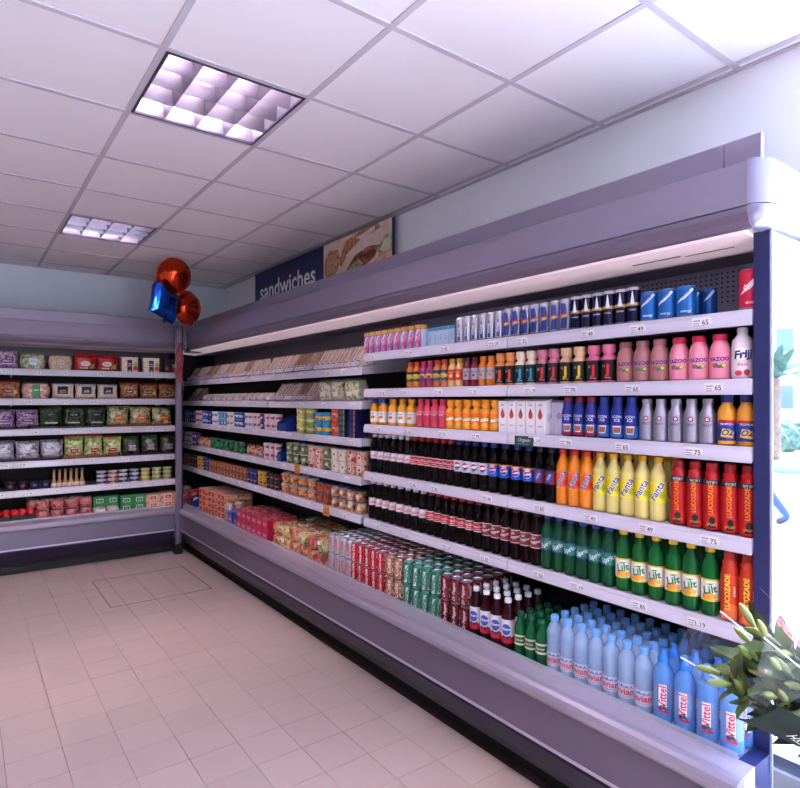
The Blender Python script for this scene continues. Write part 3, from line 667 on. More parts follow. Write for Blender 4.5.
# water
WATER = FILM('b4d2f8', .52, .05); VWATER = FILM('6ca8f2', .42, .05)
h, R = .225, .031
p = [(0, .01), (R * .6, 0), (R * .9, .004), (R, .014)]
for i in range(6): p += [(R, .02 + i * .0), ]
p = [(0, .01), (R * .6, 0), (R * .9, .004), (R, .014), (R, .02), (R * .96, .075)]
for i in range(5): p += [(R, .082 + i * .014), (R * .945, .089 + i * .014)]
p += [(R, .154), (R * .96, .166), (R * .72, .184), (.0145, .198), (.0135, .204), (0, .205)]
eb = band(R * .985, .034, .086, [(1, FILM('eef0fb', .45, .3))], [('p', [(-.03, 0.072), (-.024, 0.082), (-.018, 0.074), (-.01, 0.084), (-.002, 0.074), (.006, 0.081), (.014, 0.073), (.022, 0.080), (.028, 0.072)], '5a6cb0'), W('evian', 0, .058, .031, 'd01c34', bold=.02), ('r', -.022, .041, .022, .0425, 'd04858')])
kind('evian', 'water_bottle', 'bottle', MB().lathe(p, WATER, 20), [('cap', capmesh(.0155, .203, h, '6ca8e8')), ('label', eb)], (R, h))
h, R = .232, .0335
p = [(0, .012), (R * .6, 0), (R * .9, .004), (R, .016), (R * .97, .03), (R, .042), (R * .96, .055), (R * .96, .125), (R, .14), (R * .97, .158), (R * .8, .18), (.016, .196), (.015, .202), (0, .203)]
vb = band(R * .965, .05, .134, [(1, FILM('c8e0fa', .7, .2))], [('r', -.012, .05, .013, .134, 'f0f0fa'), W('Vittel', .001, .094, .033, 'cc1c2c', rot=90, bold=.02), ('e', -.005, .056, .008, .006, '2c4484'), ('e', .006, .058, .006, .007, '2c6450'), ('p', [(-.014, .046), (.02, .04), (.02, .048), (-.014, .053)], 'cc2440'), ('e', .012, .054, .005, .005, '3854a0')])
kind('vittel', 'water_bottle', 'bottle', MB().lathe(p, VWATER, 20), [('cap', capmesh(.0185, .2, .218, '2c7cd8', True)), ('label', vb)], (R, h))
bottle('ribena', 'cordial_bottle', .031, .225, C('2c0614', .08, ior=1.25), 'ecebf0', (.18, .62), [(.28, 'c01c34'), (.72, 'e4dee8')], [('e', 0, .098, .02, .024, '3858b4'), W('ribena', 0, .1, .017, 'ffffff', bold=.02), ('e', -.01, .068, .006, .006, '5c1c3c'), ('e', .004, .064, .007, .007, '4c1438'), ('e', .015, .07, .005, .005, '5c1c3c')])
bottle('perrier', 'small_green_bottle', .0275, .19, C('0c7040', .05, trans=.4, ior=1.33), '0c5438', (.3, .52), [(.2, 'd8d8b0'), (.6, '0e5c3c'), (.2, 'd8d8b0')], [W('Perrier', 0, .078, .014, 'f0ecd0')], sh=.7)
# cans
def can(key, R, h, c, ds, bands=None, rough=.22, metal=.55, name='drink_can', lidc='d0ced6'):
    m = c if isinstance(c, bpy.types.Material) else C(c, rough, metal)
    b = MB()
    b.lathe([(0, .004), (R * .78, 0), (R * .84, .001), (R, .009)], C('c8c6ce', .25, .9), 20)
    z0, z1 = .009, h - .012
    if bands:
        z = z0
        for fr, cc in bands:
            z2 = z + fr * (z1 - z0); b.lathe([(R, z), (R, z2)], C(cc, rough, metal), 20); z = z2
    else: b.lathe([(R, z0), (R, z1)], m, 20)
    b.lathe([(R, z1), (R * .86, h - .001)], C('c8c6ce', .25, .9) if bands else m, 20)
    decals(b, ds, cylmap(R), True)
    l = MB().lathe([(R * .86, h - .001), (R * .88, h), (R * .82, h + .0005), (R * .78, h - .004), (0, h - .004)], C(lidc, .28, .9), 20)
    l.box(-R * .15, R * .42, -R * .2, R * .2, h - .004, h - .0025, C('b8b6c0', .3, .9), .0006)
    kind(key, name, 'can', b, [('lid', l)], (R, h))
def script(t, c, z=.058, s=.03, c2=None): return [W(t, 0, z, s, c, rot=90, shear=.3, bold=.02)] + ([W(t, .034, z, s, c, rot=90, shear=.3, bold=.02), W(t, -.034, z, s, c, rot=90, shear=.3, bold=.02)])
can('can_diet', .033, .115, 'cfcdd6', script('Coke', 'b4121f', s=.036))
can('can_coke', .033, .115, 'b8101c', script('Coca-Cola', 'f4f0f0', s=.0235), metal=.3)
can('can_bronze', .033, .115, 'b47c60', script('Coke', 'f0dccc', s=.036))
can('can_green', .033, .115, '2c9070', [('p', [(x - .014, .01), (x + .004, .01), (x + .014, .1), (x - .004, .1)], 'd0e4dc') for x in (-.034, .0, .034)] + [W('Sprite', x, .058, .034, '0c5c48', rot=68, bold=.03) for x in (-.034, 0, .034)], metal=.4)
can('can_drp', .033, .115, '701020', [W('Dr Pepper', x, .058, .021, 'e8d8d0', rot=90, shear=.3, bold=.02) for x in (-.034, 0, .034)], metal=.4)
can('c_silver', .0255, .128, 'd2d0dc', [('p', [(x - .008, .012), (x + .008, .012), (x + .002, .09), (x - .002, .09)], '24347c') for x in (-.026, 0, .026)] + [W('POWER', 0, .055, .013, 'e8e8f0', rot=90)])
rb = []
for x in (-.036, 0.0, .036): rb += [('p', [(x - .016, .012), (x + .012, .012), (x + .016, .06), (x - .012, .05)], '1c2c7c'), ('p', [(x - .012, .066), (x + .014, .072), (x + .008, .112), (x - .014, .112)], '2a3c8c'), ('e', x + .001, .062, .008, .006, 'e0a828'), W('Red Bull', x, .07, .0105, 'c01c34', bold=.03)]
can('c_redbull', .0257, .132, 'c4c4d2', rb)
can('c_navy', .0245, .134, '14183c', [('p', [(-.008, .07), (.008, .07), (.001, .118), (-.001, .118)], 'd8dae8'), W('SHARK', 0, .05, .0085, 'c8c8d8')], bands=[(.5, '10143a'), (.1, 'd0a868'), (.4, '14183c')], metal=.3)
can('c_blue', .0325, .108, '2470c0', [('p', [(-.03, .05), (-.022, .06), (.02, .1), (.026, .094), (.0, .066)], 'e4e8f4'), W('boost', -.001, .081, .014, '1c3c8c', rot=42, bold=.03), W('energy', .0, .022, .012, 'd8e4f4')], metal=.3)
can('c_blue_slim', .024, .108, '1f64b4', [('p', [(-.02, .06), (.012, .1), (.018, .094), (.0, .07)], 'd4dcf0')], metal=.3)
can('c_red', .0325, .13, 'd82c4c', [('p', [(-.03, .05), (-.022, .06), (.024, .11), (.028, .1), (.0, .066)], 'f0e0e8'), W('cherry', -.001, .084, .018, 'f4f0f4', rot=42, bold=.03), W('drink', .0, .024, .012, 'f4d8e0')], metal=.3)
# cartons
def carton(key, name, dx, dy, h, m, ds, extra=None, slope=False, side=(), cat='carton', chamf=.0012):
    b = MB(); m = m if isinstance(m, bpy.types.Material) else C(m, .4)
    if slope:
        b.prism([(-dx / 2, 0), (dx / 2, 0), (dx / 2, h), (-dx / 2, h * .93)], -dy / 2, dy / 2, m)
    else: b.box(-dx / 2, dx / 2, -dy / 2, dy / 2, 0, h, m, chamf)
    pr = MB(); decals(pr, ds, frontmap(dx / 2))
    if side: decals(pr, side, lambda x, z, o: (x, -dy / 2 - o, z))
    kind(key, name, cat, b, [('printed_panel', pr)] + (extra or []), (dy / 2, h))
lidc = lambda dx, dy, h, c: ('straw', MB().tube([(dx / 2 + .004, -.006, .02), (dx / 2 + .004, .01, h * .8)], .003, C(c, .4)))
def pinkc(): 
    return [('r', -.024, .104, .024, .124, 'e0b030'), ('p', [(-.024, .005), (.0, .005), (.024, .07), (.024, .1), (.006, .1)], 'e888b0'), ('p', [(-.024, .03), (-.004, .06), (.012, .1), (-.008, .1), (-.024, .07)], 'f4e4f0'), ('e', .006, .03, .011, .013, 'e04878'), W('Ribena', 0, .076, .012, '5c2c8c', rot=55, bold=.03)]
carton('jc_pink', 'juice_carton', .042, .05, .126, '8c54a8', pinkc(), [('straw', MB().tube([(-.03, 0, .01), (-.03, .01, .1)], .0001, WHITE))][:0], side=[('r', -.02, .004, .02, .122, 'c4d4ec'), ('r', -.02, .1, .02, .122, 'e0b030')])
carton('jc_blue', 'juice_carton', .042, .0415, .104, 'b8d0e8', [('r', -.02, .086, .02, .102, '3c9cc8'), W('Ribena', 0, .05, .011, '4070b0', rot=90)], side=[('r', -.02, .086, .02, .102, '3c9cc8')])
carton('milk_carton', 'drink_carton', .05, .05, .152, 'f0ecf2', [('e', 0, .08, .012, .016, 'c8502c'), ('p', [(-.01, .088), (.0, .112), (.01, .088)], 'b03020'), W('cream', 0, .035, .01, '6c5c6c'), W('soya', 0, .125, .012, '3c2c3c')], slope=True, side=[('e', 0, .07, .012, .02, 'd8d4dc')])
carton('milk_grey', 'drink_carton', .05, .045, .146, 'd4d0e2', [('e', 0, .08, .012, .016, 'a8a4c0')], slope=True)

# ---- pots, tubs, packs
def pot(key, R, h, c, lid, bands=None, ds=(), name='yoghurt_pot', cat='pot', taper=.84, dome=0):
    m = c if isinstance(c, bpy.types.Material) else C(c, .35)
    b = MB().lathe([(0, .002), (R * taper * .95, 0), (R * taper, .003), (R * .98, h - .006), (R, h - .005), (R, h - .002), (R * .9, h - .002), (0, h - .003)], m, 16)
    l = MB()
    if dome: l.lathe([(R * 1.02, h - .004), (R * 1.02, h), (R * .85, h + dome * .7), (R * .5, h + dome), (0, h + dome)], lid if isinstance(lid, bpy.types.Material) else C(lid, .2), 16)
    else: l.lathe([(R * 1.02, h - .003), (R * 1.02, h), (R * .3, h + .0006), (0, h + .0006)], lid if isinstance(lid, bpy.types.Material) else C(lid, .3, .2), 16)
    parts = [('lid', l)]
    if bands or ds:
        Rm = R * (taper + 1) / 2 + .0015
        lb = MB(); z0, z1 = h * .18, h * .82; z = z0
        for fr, cc in (bands or []):
            z2 = z + fr * (z1 - z0); q = lambda t: R * (taper + (.98 - taper) * t / h) + .0006
            lb.lathe([(q(z), z), (q(z2), z2)], C(cc, .4) if isinstance(cc, str) else cc, 16); z = z2
        decals(lb, ds, lambda x, zz, o: (-(R * (taper + (.98 - taper) * zz / h) + .001 + o) * cos(x / R), -(R * (taper + (.98 - taper) * zz / h) + .001 + o) * sin(x / R), zz), True)
        parts.append(('label', lb))
    kind(key, name, cat, b, parts, (R, h + dome))
def mpack(key, w, d, h, c, ds=(), tops=None, name='multipack', cat='pack', lidm=None):
    """boxed pack of small pots: sleeve with a lid film on top"""
    m = c if isinstance(c, bpy.types.Material) else C(c, .35)
    b = MB().prism([(-w / 2 * .94, 0), (w / 2 * .94, 0), (w / 2, h * .9), (w / 2, h), (-w / 2, h), (-w / 2, h * .9)], -d / 2, d / 2, m, lambda a, y, z: (y, a, z))
    lb = MB(); decals(lb, ds, frontmap(d / 2 + .0003))
    parts = [('label', lb)] if ds else []
    if tops:
        t = MB().box(-d / 2, d / 2, -w / 2, w / 2, h, h + .003, tops if isinstance(tops, bpy.types.Material) else C(tops, .3), .001); parts.append(('lid', t))
    kind(key, name, cat, b, parts, (w / 2, h))
def bag(key, w, h, d, m, ds=(), seal=None, name='salad_bag', cat='bag'):
    b = MB(); nx, nz = 12, 9
    def t(x, z):
        a = min(1, abs(2 * x / w)); q = min(1, abs(2 * z / h - 1)); return d / 2 * sqrt(max(0, (1 - a ** 3))) * sqrt(max(0, 1 - q ** 4)) * (1 + .06 * sin(x * 160) * sin(z * 130))
    def xx(x, z): return x * (1 - .07 * sin(pi * z / h))
    for sgn in (-1, 1):
        vs = []; fs = []
        for j in range(nz + 1):
            for i in range(nx + 1):
                x = (i / nx - .5) * w; z = j / nz * h; vs.append((sgn * t(x, z), xx(x, z), z))
        for j in range(nz):
            for i in range(nx): a = j * (nx + 1) + i; fs.append((a, a + 1, a + nx + 2, a + nx + 1))
        b.add(vs, fs, m, True)
    parts = []
    if seal:
        s = MB(); n = 18; vs = []
        for i in range(n + 1):
            x = (i / n - .5) * w * .98; vs += [(.002 * (1 if i % 2 else -1), x, h - .003), (.003 * (1 if i % 2 else -1) - .006, x, h + .014)]
        s.add(vs, [(2 * i, 2 * i + 2, 2 * i + 3, 2 * i + 1) for i in range(n)], seal if isinstance(seal, bpy.types.Material) else C(seal, .3)); parts.append(('seal', s))
    if ds:
        lb = MB(); decals(lb, ds, lambda x, z, o: (-t(-x, z) - o * 2 - .0012, xx(-x, z), z), 2, step=.01); parts.append(('label', lb))
    kind(key, name, cat, b, parts, (w / 2, h))
LEAF = NO(('16280f', '3c6a24', '7c9a48', 'b8c878'), 40, .3, bump=.6, coat=.3)
LEAFD = NO(('0a120c', '1a3018', '3c5a30', '62804c'), 36, .3, bump=.6, coat=.3)
LETT = NO(('5c7a30', 'a0b058', 'd0d490', 'e8e8bc'), 38, .3, bump=.6, coat=.3)
MIXV = NO(('16300f', '6c883c', 'd8cc98', 'c04c18'), 34, .3, bump=.6, coat=.3)
SLAW = NO(('c8a880', 'e8d8c0', 'f0e8dc', 'd89c60'), 60, .35, bump=.5, coat=.3)
PURP = NO(('2c1030', '6c3878', 'c8b0c8', '583060'), 44, .3, bump=.5, coat=.3)
REDB = NO(('3c0408', 'a81420', 'd83438', '6c0810'), 26, .2, bump=.6, coat=.4)
BROWN = NO(('38140e', '8c3c20', 'c08450', '4c6428'), 44, .3, bump=.5, coat=.3)
SILV = NO(('4c4858', 'a8a4b4', 'd8d4de', '5c5668'), 26, .25, .3, bump=.8)
GLAS = NO(('0a2c20', '1c6444', '3c9468', '0c3c2c'), 36, .15, bump=.3, coat=.5)
SPEC = {'seal': 1}
def plate(c, w, z, h, t, tc, ts=.016): return [('r', -w / 2, z - h / 2, w / 2, z + h / 2, c), ('r', -w / 2 + .006, z + h * .18, w / 2 - .006, z + h * .4, 'e8e0e0'), W(t, 0, z - h * .12, ts, tc, bold=.03)]
bag('b_red', .19, .155, .09, NO(('7c0c14', 'b01820', 'c8342c', 'a8141c'), 12, .25, coat=.4), [('e', 0, .07, .045, .026, 'f0e0dc'), W('SALAD', 0, .07, .018, '1c4c24', bold=.03), ('p', [(.03, .02), (.085, .025), (.08, .07), (.05, .06)], 'a8b048'), ('r', -.05, .02, .02, .032, 'f0e8d8')], 'a01018')
bag('b_navy', .18, .148, .1, SLAW, [('r', -.045, .045, .045, .12, '16204c'), W('salad', 0, .08, .022, 'e8e4f0', bold=.03), ('r', -.03, .056, .03, .062, 'c8a858')], '16204c')
bag('b_brown', .17, .148, .09, BROWN, [('r', -.035, .05, .035, .09, '581020'), W('mixed', 0, .07, .018, 'f0dcc0', bold=.03), ('e', .055, .06, .014, .018, 'c8c070')], '6c1420')
bag('b_dark', .185, .185, .1, LEAFD, [('p', [(-.055, .06), (.055, .055), (.06, .14), (-.05, .145)], '0c1412'), W('rocket', 0, .115, .018, 'd0dcd0', bold=.03), ('r', -.05, .032, .05, .044, 'c8ccd0')], None)
bag('b_purple', .18, .165, .09, PURP, [('r', -.05, .05, .05, .085, '7c3c94'), W('beetroot', 0, .068, .018, 'f0e4f4', bold=.03), ('r', -.04, .04, .04, .046, 'e8e0ec')], None)
bag('b_orange', .2, .185, .11, MIXV, [('p', [(-.035, .05), (.045, .045), (.045, .1), (-.03, .105)], 'e06c20'), W('stir fry', .004, .076, .018, 'fff0d8', bold=.03), ('e', -.06, .09, .02, .02, 'd8dce8')], None)
bag('b_silver', .19, .17, .1, SILV, [('r', -.07, .07, .06, .09, 'dcd8e0'), W('cress', 0, .08, .014, '343040', bold=.03)], None)
bag('b_redtop', .165, .185, .1, LETT, [('r', -.035, .04, .035, .09, 'b8141c'), W('crispy', 0, .06, .019, 'fff0f0', bold=.03), ('r', -.03, .078, .03, .086, 'e8e4f0')], 'b41018')
bag('b_spin', .16, .185, .1, LEAFD, [('r', -.03, .04, .04, .095, 'c8a8cc'), ('r', -.03, .06, .04, .08, '70307c'), W('spinach', .004, .07, .013, 'f4ecf4', bold=.03), ('e', -.06, .115, .012, .01, 'b02424')], None)
# clear tubs
def tub(key, w, d, h, fill, ds=(), film=None, name='salad_tub', cat='tub', rim=.92):
    def ov(r, z0, n=20):
        out = []
        for k in range(n):
            a = 2 * pi * k / n; ca, sa = cos(a), sin(a); e = .55
            out.append((r * d / 2 * (abs(ca) ** e) * (1 if ca > 0 else -1), r * w / 2 * (abs(sa) ** e) * (1 if sa > 0 else -1), z0))
        return out
    def loft(mb, rings, m):
        n = len(rings[0]); vs = [v for r in rings for v in r]
        fs = [(j * n + k, j * n + (k + 1) % n, (j + 1) * n + (k + 1) % n, (j + 1) * n + k) for j in range(len(rings) - 1) for k in range(n)]
        fs += [tuple(range(n))[::-1], tuple((len(rings) - 1) * n + k for k in range(n))]; mb.add(vs, fs, m, True)
    b = MB(); loft(b, [ov(rim * .92, 0), ov(1, h * .55), ov(1.0, h * .62), ov(.97, h * .65), ov(.88, h * .97), ov(.8, h)], film or CLEAR)
    f = MB(); loft(f, [ov(rim * .86, .004), ov(.93, h * .5), ov(.8, h * .86), ov(.5, h * .9)], fill)
    parts = [('filling', f)]
    if ds:
        lb = MB(); decals(lb, ds, lambda x, z, o: (-d / 2 * 1.0 - .001 - o, -x, z)); parts.append(('label', lb))
    kind(key, name, cat, b, parts, (w / 2, h))
tub('t_bowl', .22, .12, .15, MIXV, [('r', -.03, .04, .03, .1, 'bcd8e4'), W('SALAD', 0, .07, .014, '2c5c7c', bold=.03)])
tub('t_bowl2', .21, .12, .145, NO(('7c9440', 'd0c8a0', 'c87858', 'e8e0d0'), 36, .3, bump=.5), [('e', 0, .07, .03, .026, 'e0b8a0'), W('bowl', 0, .07, .014, '5c2c1c')])
tub('t_oval', .24, .12, .15, NO(('e8e0d8', 'd8a088', 'b84838', 'c8c890'), 34, .3, bump=.4), [('r', -.03, .01, .03, .125, '3c8c50'), W('pasta', 0, .08, .018, 'f0f4e8', bold=.03)])
tub('t_berry', .115, .11, .085, REDB, (), name='berry_punnet', cat='punnet')
tub('t_pale', .115, .11, .06, NO(('d8c8cc', 'c08c90', 'e8e0e0', 'a86468'), 40, .3, bump=.4), (), name='clear_pot', cat='pot')
def fruitm(i): return [NO(('701008', 'c82818', 'ec9430', 'f0dc80', '5c7c1c'), 15, .2, bump=1.0), NO(('a01c14', 'e0b030', 'f0e4a0', '8c9c2c', '3c500c'), 15, .2, bump=1.0), NO(('6c0c08', 'e0481c', 'f0b860', 'b01c18', 'f0dcb0'), 15, .2, bump=1.0)][i]
for i in range(3): tub('t_fruit%d' % i, .13, .13, .085, fruitm(i), [('r', -.02, .05, .02, .075, ('d83858', 'e8e4d8', 'd8503c')[i])], name='fruit_salad_tub', cat='tub')
tub('t_salad', .15, .13, .14, NO(('4c6a2c', 'a0a864', 'e0d8c0', 'a84c34'), 34, .3, bump=.5), [('r', -.025, .03, .025, .06, 'e0dcc8')], name='salad_bowl', cat='bowl')
# boxed packs
mpack('m_box', .15, .09, .14, SLAW, [('r', -.022, .0, .022, .115, '16204c'), W('pasta', 0, .06, .016, 'e8e4f0', bold=.03), ('r', -.014, .075, .014, .083, 'd8d4e0'), ('e', .05, .078, .02, .02, 'a8b860'), ('e', .05, .035, .022, .024, 'c84428'), ('e', .0, .01, .011, .008, 'e0c040')], 'd8d0d0', name='salad_box', cat='box')
mpack('m_box_red', .13, .09, .135, C('1c1420', .3), [('e', .03, .07, .022, .02, 'a8b860'), ('e', .03, .03, .024, .022, 'c83c28'), ('e', -.04, .045, .016, .02, 'b83428')], '2c2028', name='salad_box', cat='box')
mpack('m_green', .115, .1, .072, '128038', [('r', -.03, .014, .03, .054, 'dce0d0'), ('r', -.024, .02, .024, .046, '203848'), W('eggs', 0, .033, .014, 'f0f0e8', bold=.03)], '18a048', name='green_carton', cat='carton')
mpack('m_meat', .14, .1, .07, NO(('d87860', 'f0c8b0', 'c85844'), 40, .35), [('r', -.035, .012, .035, .058, 'e8d8c8'), ('r', -.028, .02, .028, .05, 'c8482c'), W('ham', 0, .035, .016, 'fff0e8', bold=.03)], FILM('e8d8d0', .4), name='meat_pack', cat='pack')
mpack('m_redp', .13, .1, .07, 'b42824', [('r', -.03, .016, .03, .054, 'd86c50'), W('sauce', 0, .036, .014, 'fff0e0', bold=.03)], 'c43c30', name='red_carton', cat='carton')
mpack('m_bluesq', .12, .1, .07, NO(('5c1c24', 'a83840', 'd8b0b0'), 40, .3), [('r', -.022, .014, .022, .05, '6c84b8')], '7c2830', name='meat_pack', cat='pack')
kind('tomato', 'tomato_tray', 'tray', MB().box(-.07, .07, -.09, .09, 0, .06, C('10101c', .5), .004), [('tomato', (lambda m: [m.lathe([(0, -.028), (.02, -.024), (.031, -.006), (.03, .012), (.018, .025), (0, .022)], C('c81c14', .2, coat=.4), 12, -.035 + .068 * i, -.06 + .06 * j, zo=.078) for i in range(2) for j in range(3)] and m)(MB()))], (.09, .1))
def tray(key, w, d, h, c): 
    m = c if isinstance(c, bpy.types.Material) else C(c, .45); b = MB(); t = .003
    b.box(-d / 2, d / 2, -w / 2, w / 2, 0, t, m); b.box(-d / 2, -d / 2 + t, -w / 2, w / 2, t, h * .35, m); b.box(d / 2 - t, d / 2, -w / 2, w / 2, t, h, m)
    for s in (-1, 1): b.prism([(-d / 2 + t, t), (d / 2 - t, t), (d / 2 - t, h), (-d / 2 + t, h * .4)], s * (w / 2 - t), s * w / 2, m)
    kind(key, 'display_tray', 'tray', b, [], (w / 2, h))
tray('tray_black', .60, .2, .05, '14121c'); tray('tray_red', .56, .2, .05, 'a41414'); tray('tray_redlow', .5, .2, .05, '98101c'); tray('tray_purple', .5, .2, .05, '3c1440')
tray('crate_blue', .15, .24, .17, '1c3484'); tray('crate_blue_small', .06, .24, .16, '1c3c94')
# dressings
R, h = .0225, .165
kind('dressing', 'dressing_bottle', 'bottle', MB().lathe([(0, .002), (R, 0), (R, .004), (R, .045), (R * .85, .056), (R * .5, .08), (R * .45, .145), (0, .146)], C('b88c5c', .12, coat=.3), 16), [('cap', MB().lathe([(R * .52, .142), (R * .52, h), (0, h)], C('6c5c50', .35), 12)), ('label', band(R, .008, .042, [(1, 'e4d4bc')], [W('caesar', 0, .026, .009, '5c3418'), ('r', -.012, .012, .012, .016, '384878')]))], (R, h))
# pots and stacks, left case
pot('p_dark', .045, .075, '141420', '1c1c2c', [(1, '181828')], [('e', 0, .04, .02, .012, 'a83034')], name='dip_pot')
pot('p_darkblue', .042, .07, '141420', '10101c', [(1, '1c2440')], [('r', -.015, .03, .015, .045, '5c78b0')], name='dip_pot')
def dip(key, c1, c2, lid, t='dip', h=.04): pot(key, .047, h, c1, lid, [(1, c2)], [W(t, 0, h * .5, .016, c1 if c1 != c2 else '303040', bold=.03)], name='dip_pot')
dip('d_white', 'e0dce4', '24305c', 'dcd8e4'); dip('d_red', 'e4dce0', 'c84c38', 'e8e0e4'); dip('d_black', 'dcd8e0', '1c1824', 'e4e0e8'); dip('d_blue', 'dcd8e4', '34407c', 'dcdae6')
dip('d_yel', 'e0d8a0', 'c8a448', 'd8d0a8'); dip('d_green', 'd4d4a8', 'a0a45c', 'd4d4b0')
# yoghurts etc
def yog(key, c1, c2, lid, dot=None, R=.034, h=.062, t='yog'):
    pot(key, R, h, c1, lid, [(.25, c1), (.5, c2), (.25, c1)], ([('e', .0, h * .42, .01, .009, dot)] if dot else []) + [W(t, 0, h * .6, .014, 'f8f4f4' if c1 != 'f0ecf0' else '2c3c80', bold=.03)])
yog('y_teal', '5cacd0', '2c6cb0', 'b8d8e8', 'f0e8d0'); yog('y_navy', '1c2c74', '24408c', '2c4494', 'd8c8e0'); yog('y_pink', 'f0ecf0', 'd8688c', 'ece4ec', 'c02c50'); yog('y_white', 'f0ecf0', '8cb4d8', 'f0ecf4', 'c83c50')
yog('y_cream', 'f0e8d8', 'e4c498', 'f0e8e0', '8c4c24'); yog('y_blue', '2c70c0', 'f0f0f4', '3c84cc', '2c50a0'); yog('y_red', 'e8dce0', 'c84450', 'e8e0e8', 'f0b8b8'); yog('y_purple', '4c2c7c', '7c5ca8', '5c3c8c', 'e8d8ec')
yog('y_yellow', 'e8d040', 'f0e8c0', 'd0d8b0', '3c9048', .045, .06); yog('y_greeny', '98b850', 'dce0a8', '8cb4b0', 'e0c030', .045, .06); yog('y_cyan', '3c9cc8', 'e8c83c', '48a8d0', 'd83c2c', .042, .075)
yog('y_orange', 'd8502c', 'e8882c', 'b82c24', '38389c', .045, .09, 'fun')
mpack('m_teal', .075, .1, .034, '103c48', [('r', -.034, .008, .02, .026, '2c7480'), ('r', .022, .004, .036, .03, 'd87040')], '1c4858', name='dessert_box', cat='box')
mpack('m_navy', .075, .1, .034, '141c50', [('r', -.034, .008, .02, .026, '303c84'), ('r', .022, .004, .036, .03, 'd87040')], '1c2858', name='dessert_box', cat='box')
pot('g_green', .036, .1, GLAS, NO(('a8d0b8', '1c6444', '3c9468'), 40, .15), None, [], name='dessert_pot', taper=.9)
bag('b_snack', .12, .085, .07, NO(('5c2c18', 'c07850', 'e0b890', '7c1c28'), 44, .25, bump=.3, coat=.4), [('e', 0, .045, .03, .018, 'd89070')], '7c2830', name='snack_bag')
pot('v_green', .047, .075, LEAF, 'd8d4d4', [(.5, FILM('ffffff', .8))], [('r', -.012, .03, .012, .05, 'd0ccc0')], name='salad_pot', taper=.9)
pot('v_red', .047, .075, NO(('a82c20', 'd88858', 'f0d8c0', 'c8443c'), 30, .3), 'e0dce4', None, [('r', -.014, .024, .014, .052, 'e8e0e0'), ('e', 0, .038, .009, .009, 'b82c2c')], name='fruit_pot', taper=.9)
pot('v_cream', .047, .075, NO(('e0d0b0', 'f0e8dc', 'd8a888'), 30, .3), 'e0dce4', None, [('r', -.014, .024, .014, .052, 'e8e8d8'), ('e', 0, .038, .009, .009, '8c9840')], name='fruit_pot', taper=.9)
pot('k_choc', .034, .058, '7c3820', 'a85c34', [(.3, 'c08050'), (.4, '5c2414'), (.3, 'b87044')], [W('choc', 0, .03, .014, 'f0d8b0', bold=.03)], name='dessert_pot')
pot('k_dark', .034, .06, '2c1424', '40202c', [(.3, '3c1c2c'), (.4, '782c38'), (.3, '3c1c2c')], [W('choc', 0, .03, .014, 'e0c8b0', bold=.03)], name='dessert_pot')
pot('k_yel', .034, .06, 'c89420', 'd8b040', [(.3, 'e0b838'), (.4, '6c3c10'), (.3, 'e0b838')], [W('toffee', 0, .03, .012, 'f8e8b0', bold=.03)], name='dessert_pot')
pot('k_purple', .034, .06, '2c2068', '382c78', [(.3, '342878'), (.4, '4c3c9c'), (.3, '342878')], [W('choc', 0, .03, .014, 'd8d0f0', bold=.03)], name='dessert_pot')
pot('r_round', .046, .06, NO(('a82418', 'e0703c', 'e8b078', '7c2c18'), 30, .2, coat=.4), FILM('f8e8e0', .55), None, [('e', 0, .03, .016, .014, 'e8a868')], name='trifle_pot', taper=.72, dome=.018)
pot('r_blue', .042, .07, NO(('6c2c1c', 'c08860', 'e8d0b0'), 30, .25), '24489c', None, [('e', 0, .036, .014, .014, 'e8d0b0')], name='pudding_pot', taper=.88)
pot('r_bluedk', .042, .07, NO(('5c1c10', 'a0482c', 'c87840'), 30, .25), '1c3c8c', None, [('e', 0, .036, .014, .014, 'b85028')], name='pudding_pot', taper=.88)
# sandwiches: right-angled wedge, cut face sloping up and back
BREAD = NO(('e0b898', 'f4dcc8', 'f8e8d8'), 60, .7, bump=.3)
def wedge(key, bread, fill, lc, lt, th=.066, L=.115, Hh=.125):
    tri = [(-L / 2, 0), (L / 2, 0), (L / 2, Hh)]
    b = MB().prism([(-L / 2 - .006, 0), (L / 2, 0), (L / 2, Hh + .004), (L / 2 - .006, Hh + .004), (-L / 2 - .006, .008)], -th / 2, th / 2, FILM('f4ecec', .92))
    parts = []
    ts = th * .92
    for y0, y1, m, n in ((-.5, -.13, bread, 'bread'), (-.12, .12, fill, 'filling'), (.13, .5, bread, 'bread')):
        g = .004 if n == 'bread' else .007
        parts.append((n, MB().prism([(-L / 2 + g, .002), (L / 2 - .004, .002), (L / 2 - .004, Hh - g)], y0 * ts, y1 * ts, m)))
    d = Vector((L, 0, Hh + .0)).normalized(); nrm = Vector((-d.z, 0, d.x))
    lb = MB(); s0 = Vector((-L / 2 - .006, 0, .009))
    def mp(x, z, o): q = s0 + d * z + nrm * (o + .001); return (q.x, -x, q.z)
    decals(lb, [('r', -th / 2, .0, th / 2, .045, lc), ('e', -.012, .036, .008, .006, '2c3c7c'), ('r', .0, .031, th / 2 - .006, .040, 'b02c3c' if lt == 'blt' else '2c3c7c'), W(lt, 0, .016, .014, '403048', bold=.02)], mp)
    parts.append(('label', lb)); kind(key, 'sandwich_pack', 'sandwich', b, parts, (th / 2, Hh))
wedge('w_plain', BREAD, NO(('d88c7c', 'a8584c', 'b8b078'), 60, .5), 'ece4ea', 'ham'); wedge('w_brown', NO(('80502c', 'a8744c', 'c49870'), 60, .7, bump=.3), NO(('d8c888', '6c7c44', 'a8584c'), 60, .5), 'e8dce0', 'egg')
